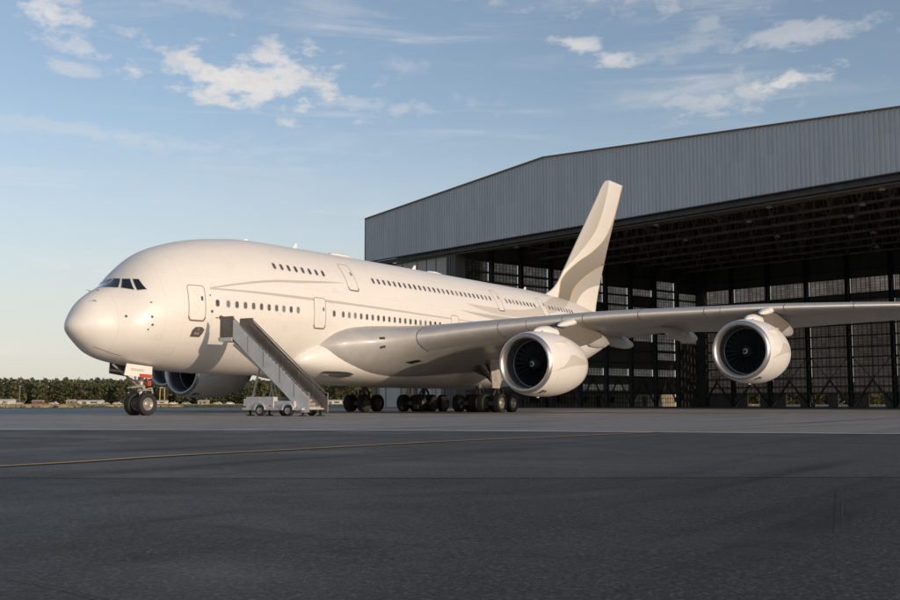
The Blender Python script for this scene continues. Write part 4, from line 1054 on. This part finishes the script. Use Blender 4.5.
def onetree(x, y, h, pine):
    r = h*(.20 if pine else .27); z0 = h*(.22 if pine else .02)
    mb.bar((x,y,0),(x+rr.uniform(-.3,.3),y,h*.8), .35, mi=1, n=5)
    k = 150 if not pine else 120
    for i in range(k):
        t = rr.random(); zz = z0+(h-z0)*t; prof = (sin(pi*(.12+.86*t))**.7)*(1 if not pine else .9)
        a = rr.uniform(0, 2*pi); q = r*prof*(.45+.6*rr.random()); px, py = x+q*cos(a), y+q*sin(a)
        s = rr.uniform(.9, 1.7); d1 = Vector((rr.uniform(-1,1), rr.uniform(-1,1), rr.uniform(-.5,.5))).normalized()*s
        d2 = Vector((rr.uniform(-1,1), rr.uniform(-1,1), rr.uniform(-1,1))).normalized()*s; c = Vector((px,py,zz))
        mb.add([c-d1*.6, c+d2*.7, c+d1*.6, c-d2*.55+Vector((0,0,-.2))], [(0,1,2,3)])
for row, (dd, hh) in enumerate(((600,11.5),(612,13),(626,14.2),(645,15.5))):
    l = -400
    while l < 340:
        x, y = at(l+rr.uniform(-1,1), dd+rr.uniform(-5,5)+.0*l); onetree(x, y, hh*rr.uniform(.90,1.06), rr.random() < .25); l += rr.uniform(2.2, 3.6)
w_ = mb.build('woods', [M['leaf'], M['bark']]); tag(w_, 'long band of dark green and olive forest along the horizon beyond the airfield', 'woods', kind='stuff')
# dark depth of the wood behind the first crowns
def shed(l, d, w, h, dep, mat, roof, label, openfront=False):
    o = empty('shed', (*at(l, d), 0), YAW-pi/2)
    b_ = MB(); b_.box((-w/2,0,0),(w/2,dep,h)); b_.build('wall', mat, o)
    b_ = MB(); b_.add([(-w/2-.3,-.3,h+.003),(w/2+.3,-.3,h+.003),(w/2+.3,dep+.3,h+.003),(-w/2-.3,dep+.3,h+.003),(-w/2-.3,dep/2,h+h*.28),(w/2+.3,dep/2,h+h*.28)], [(0,1,5,4),(2,3,4,5),(0,4,3),(1,2,5),(0,3,2,1)]); b_.build('roof', roof, o)
    b_ = MB(); b_.box((-w*.30,-.05,0),(-w*.12,-.003,h*.8)); b_.build('door', M['clad'], o)
    b_ = MB(); b_.box((w*.05,-.05,h*.4),(w*.35,-.003,h*.75)); b_.build('window', M['glass'], o)
    tag(o, label, 'shed', 'low sheds at the foot of the far woods')
    return o
M['shedw'] = simple('shed_white', (.62,.58,.52), .7); M['shedb'] = simple('shed_beige', (.40,.32,.22), .7); M['shedr'] = simple('shed_rust', (.25,.11,.07), .7); M['roofg'] = simple('shed_roof', (.55,.5,.44), .6)
shed(-231,560,9,2.3,7,M['shedw'],M['roofg'],'long white shed at the left edge of the far field')
shed(-215,565,5,1.8,4,M['shedr'],M['roofg'],'small rust red hut at the foot of the far woods')
shed(-186,560,12,1.9,6,M['shedw'],M['roofg'],'long low white shed left of the nose wheels')
shed(-198,566,4,2.1,4,M['shedb'],M['roofg'],'square beige hut between two white sheds by the woods')
shed(-150,560,7,1.8,5,M['shedw'],M['roofg'],'white shed beyond the lattice tower')
shed(-128,562,5,1.9,5,M['shedb'],M['roofg'],'beige hut seen under the far engine')
shed(-60,560,8,2.0,5,M['shedw'],M['roofg'],'white shed seen just right of the boarding stairs')
def car(mat):
    o = empty('parked_car'); b_ = MB()
    b_.prism([(-2.1,.35),(2.1,.35),(2.15,.75),(1.3,.9),(.7,1.38),(-.9,1.4),(-1.6,.95),(-2.15,.85)], -.85, .85); b_.build('body', mat, o, False, .05)
    b_ = MB(); b_.prism([(1.05,.92),(.62,1.30),(-.82,1.32),(-1.35,.95)], -.86, .86); b_.build('window', M['glass'], o)
    for x in (-1.35, 1.3):
        for y in (-.8, .8):
            b_ = MB(); b_.lathe([(-.1,.01),(-.1,.32),(.1,.32),(.1,.01)], 'y', (x,y,.32), 16); b_.build('wheel', M['rubber'], o)
    return o
protos = {}
cc = {'white': (.72,.70,.66), 'silver': (.42,.42,.43), 'red': (.35,.05,.035), 'black': (.02,.02,.022), 'blue': (.05,.08,.16)}
near = {-226:'just right of the long white shed', -222:'second right of the long white shed', -209:'right of the rust red hut', -205:'left of the square beige hut', -193:'right of the square beige hut',
        -176:'right of the long low white shed', -172:'left of the nose gear', -158:'behind the lattice tower', -141:'left of the beige hut under the far engine', -136:'next to the beige hut under the far engine',
        -119:'under the middle of the far engine', -112:'under the rear of the far engine', -104:'left of the boarding stairs', -52:'right of the stairs', -48:'well right of the stairs'}
for i, (l, where) in enumerate(near.items()):
    k = ['white','silver','red','white','black','silver','white','blue','white','silver'][i % 10]
    if k not in protos:
        m_ = simple('car_'+k, cc[k], .3, 0, .05, 1, coat=.5); o = protos[k] = car(m_)
    else: o = copy_tree(protos[k])
    x, y = at(l, 556+(i*7) % 11-3); o.location = (x, y, -.01); o.rotation_euler = (0,0,YAW-pi/2+(.15*((i*5) % 7)-.4))
    tag(o, f'{k} car on the far grass {where}', 'car', 'cars parked before the far woods')
# lattice tower
o = empty('lattice_tower', (*at(-110, 415), 0), YAW+.3); b_ = MB()
for sx in (-1, 1):
    for sy in (-1, 1): b_.bar((sx*1.0,sy*.9,0),(sx*.9,sy*.8,6.4),.30)
b_.build('leg', M['ylw'] if 'ylw' in M else M.setdefault('ylw', simple('tower_yellow', (.44,.30,.12), .6)), o)
b_ = MB()
for k in range(4):
    z = k*1.6
    for sy in (-.85,.85): b_.bar((-1,sy,z),(1,sy,z+1.6),.14); b_.bar((1,sy,z),(-1,sy,z+1.6),.14); b_.bar((-1,sy,z+1.6),(1,sy,z+1.6),.14)
b_.build('brace', M['ylw'], o)
b_ = MB(); b_.box((-1.3,-1.1,6.4),(1.3,1.1,6.8)); b_.build('platform', M['ylw'], o)
tag(o, 'small yellow lattice tower standing on the far grass behind the nose gear', 'tower')
M['mast'] = simple('mast_grey', (.35,.33,.30), .6)
for i, (l, h, lab) in enumerate(((-214,9,'thin grey light mast before the trees near the left edge'),(-121,5,'thin grey light mast under the far engine'),(-160,6,'thin grey light mast right of the nose wheels'),(-78,6,'thin grey light mast behind the boarding stairs'))):
    o = empty('light_mast', (*at(l, 540), 0)); b_ = MB(); b_.bar((0,0,0),(0,0,h),.22,n=8); b_.build('pole', M['mast'], o)
    b_ = MB(); b_.box((-.6,-.2,h),(.6,.2,h+.25)); b_.build('lamp_head', M['mast'], o); tag(o, lab, 'light mast', 'light masts on the far field')
# ladder stand in front of the hangar wall behind the main gear
o = empty('maintenance_ladder', (*s_(-9.8,-2.2), 0), HG.rotation_euler.z); b_ = MB()
for x in (-.6,.6): b_.bar((x,0,0),(x,.0,4.6),.14); b_.bar((x,2.2,0),(x,.1,4.6),.12)
b_.build('frame', M['ylw'], o)
b_ = MB()
for k in range(14): b_.bar((-.6,0,.3+k*.32),(.6,0,.3+k*.32),.07)
b_.build('rung', M['ylw'], o); tag(o, 'tall yellow maintenance ladder by the pale hangar wall behind the main wheels', 'ladder')

# ------------------------------------------------------------------ world
W = bpy.data.worlds.new('World'); sc.world = W; W.use_nodes = True; nt = W.node_tree
bg = nt.nodes['Background']
sky = nt.nodes.new('ShaderNodeTexSky'); sky.sky_type = 'NISHITA'; sky.sun_disc = False
SUN_EL = 11.0
sd = Vector((-.17, -.985, 0)).normalized()      # direction towards the sun, on the ground
az = atan2(sd.x, sd.y)
sky.sun_elevation = radians(SUN_EL); sky.sun_rotation = az
sky.air_density = 1.0; sky.dust_density = .9; sky.ozone_density = 1.6; sky.altitude = 50
g = nt.nodes.new('ShaderNodeTexCoord').outputs['Generated']
x, y, z = sep(nt, g)
# azimuth from the bearing of the airfield's far end (degrees), elevation (degrees)
azn = mth(nt, 'MULTIPLY', mth(nt, 'ARCTAN2', mth(nt, 'SUBTRACT', mth(nt, 'MULTIPLY', x, sin(YAW)), mth(nt, 'MULTIPLY', y, cos(YAW))),
          mth(nt, 'ADD', mth(nt, 'MULTIPLY', x, cos(YAW)), mth(nt, 'MULTIPLY', y, sin(YAW)))), 180/pi)
eln = mth(nt, 'MULTIPLY', mth(nt, 'ARCSINE', z), 180/pi)
cb = nt.nodes.new('ShaderNodeCombineXYZ'); nt.links.new(azn, cb.inputs[0]); nt.links.new(mth(nt, 'MULTIPLY', eln, 1.8), cb.inputs[1])
P = cb.outputs[0]
f1 = noise(nt, P, .55, 10, .60, .15); f2 = noise(nt, P, .11, 5, .55, .3)
mp = nt.nodes.new('ShaderNodeMapping'); mp.inputs['Rotation'].default_value = (0,0,radians(12)); mp.inputs['Scale'].default_value = (.35, 2.1, 1); nt.links.new(P, mp.inputs[0])
f3 = noise(nt, mp.outputs[0], .16, 7, .62, 1.0)
wob = mth(nt, 'MULTIPLY', mth(nt, 'SUBTRACT', f1, .5), 4.4)
wob2 = mth(nt, 'MULTIPLY', mth(nt, 'SUBTRACT', f2, .5), 1.2)
CL = [ # azimuth, elevation, half sizes, tilt, density   (degrees)
 (-11.4,16.6,4.6,1.15,-.10,1.0),(-9.2,17.4,2.2,1.0,0,.9),(-14.5,17.3,2.4,.8,-.35,.6),(-20.9,19.0,1.6,.75,-.2,.8),(-19.2,17.5,1.4,.4,-.2,.5),(-20.2,20.1,.9,.8,0,.5),(-19.7,16.6,1.2,.35,-.1,.45),
 (7.0,18.6,1.1,.34,-.15,.75),(8.8,17.8,1.3,.34,-.12,.7),(15.0,15.6,3.6,.75,.14,.5),(17.4,16.1,2.2,.50,.14,.8),(12.6,15.6,1.5,.7,0,.42),(17.8,18.3,3.0,.5,.05,.45),(13.8,19.3,.9,.4,.1,.3),(13.0,18.2,3.4,.5,.12,.25),
 (-4.5,15.6,4.0,.35,-.05,.35),(1.0,15.8,1.2,.4,0,.22),(-2.8,17.6,1.0,.45,0,.22),(-22.5,2.6,3.0,.45,0,.35),(-17.5,2.4,2.4,.3,0,.25),(13.0,20.9,9,.7,-.03,.40),(4,21.6,8,.5,0,.35),(-14,20.3,5,.4,-.16,.22),(-17,13.4,8,.35,-.08,.25),(-24,13.9,5,.4,-.1,.2)]
tot = None
for (a, e, sa_, se, tl, dn) in CL:
    dx = mth(nt, 'SUBTRACT', azn, a); dy = mth(nt, 'SUBTRACT', eln, e)
    ex = mth(nt, 'DIVIDE', mth(nt, 'ADD', dx, mth(nt, 'MULTIPLY', dy, tl)), sa_*1.25)
    ey = mth(nt, 'DIVIDE', mth(nt, 'SUBTRACT', dy, mth(nt, 'MULTIPLY', dx, tl)), se*1.35)
    r2 = mth(nt, 'SQRT', mth(nt, 'ADD', mth(nt, 'MULTIPLY', ex, ex), mth(nt, 'MULTIPLY', ey, ey)))
    q = mth(nt, 'SUBTRACT', 1, mth(nt, 'ADD', r2, mth(nt, 'ADD', mth(nt, 'MULTIPLY', wob, 1.0), wob2)))
    q = mth(nt, 'MULTIPLY', smooth(nt, q, -.10, 1.0), dn)
    tot = q if tot is None else mth(nt, 'MAXIMUM', tot, q)
cir = mth(nt, 'MULTIPLY', smooth(nt, f3, .46, .78), mth(nt, 'MULTIPLY', smooth(nt, f2, .35, .65), .42))
cir = mth(nt, 'MULTIPLY', cir, smooth(nt, eln, 1, 9))
tot = mth(nt, 'MAXIMUM', tot, cir)
hsv = nt.nodes.new('ShaderNodeHueSaturation'); hsv.inputs['Saturation'].default_value = .80; nt.links.new(sky.outputs[0], hsv.inputs['Color'])
skyc = mixc(nt, 1, hsv.outputs[0], (.97, 1.0, 1.05), 'MULTIPLY')
hz = mth(nt, 'MULTIPLY', mth(nt, 'SUBTRACT', 1, smooth(nt, eln, 0, 17)), .7)
skyc = mixc(nt, hz, skyc, (4.9, 4.6, 4.4))
cshade = ramp(nt, f1, [(.35, (5.0,4.75,4.6)), (.65, (6.6,6.1,5.6))])
cl = mixc(nt, mth(nt, 'MULTIPLY', tot, .85), skyc, cshade)
nt.links.new(cl, bg.inputs[0]); bg.inputs[1].default_value = .15

sl = bpy.data.lights.new('sun', 'SUN'); sl.energy = 2.85; sl.angle = radians(.6); sl.color = (1.0, .80, .635)
so = bpy.data.objects.new('sun', sl); C.objects.link(so)
d = Vector((sd.x*cos(radians(SUN_EL)), sd.y*cos(radians(SUN_EL)), sin(radians(SUN_EL))))
so.rotation_euler = d.to_track_quat('Z', 'Y').to_euler(); so.location = (0,-60,40)

# ------------------------------------------------------------------ camera
cam = bpy.data.cameras.new('camera'); co = bpy.data.objects.new('camera', cam); C.objects.link(co)
cam.sensor_width = 36; cam.lens = 36*1081.6/900; cam.clip_end = 9000; cam.clip_start = .1
co.location = CAM
look = Vector((cos(YAW)*cos(PIT), sin(YAW)*cos(PIT), sin(PIT)))
co.rotation_euler = look.to_track_quat('-Z', 'Y').to_euler()
sc.camera = co
vs = sc.view_settings; vs.view_transform = 'Standard'; vs.look = 'None'; vs.gamma = 1; vs.use_curve_mapping = False; vs.exposure = 0
sc.cycles.transparent_max_bounces = 12; sc.cycles.max_bounces = 8
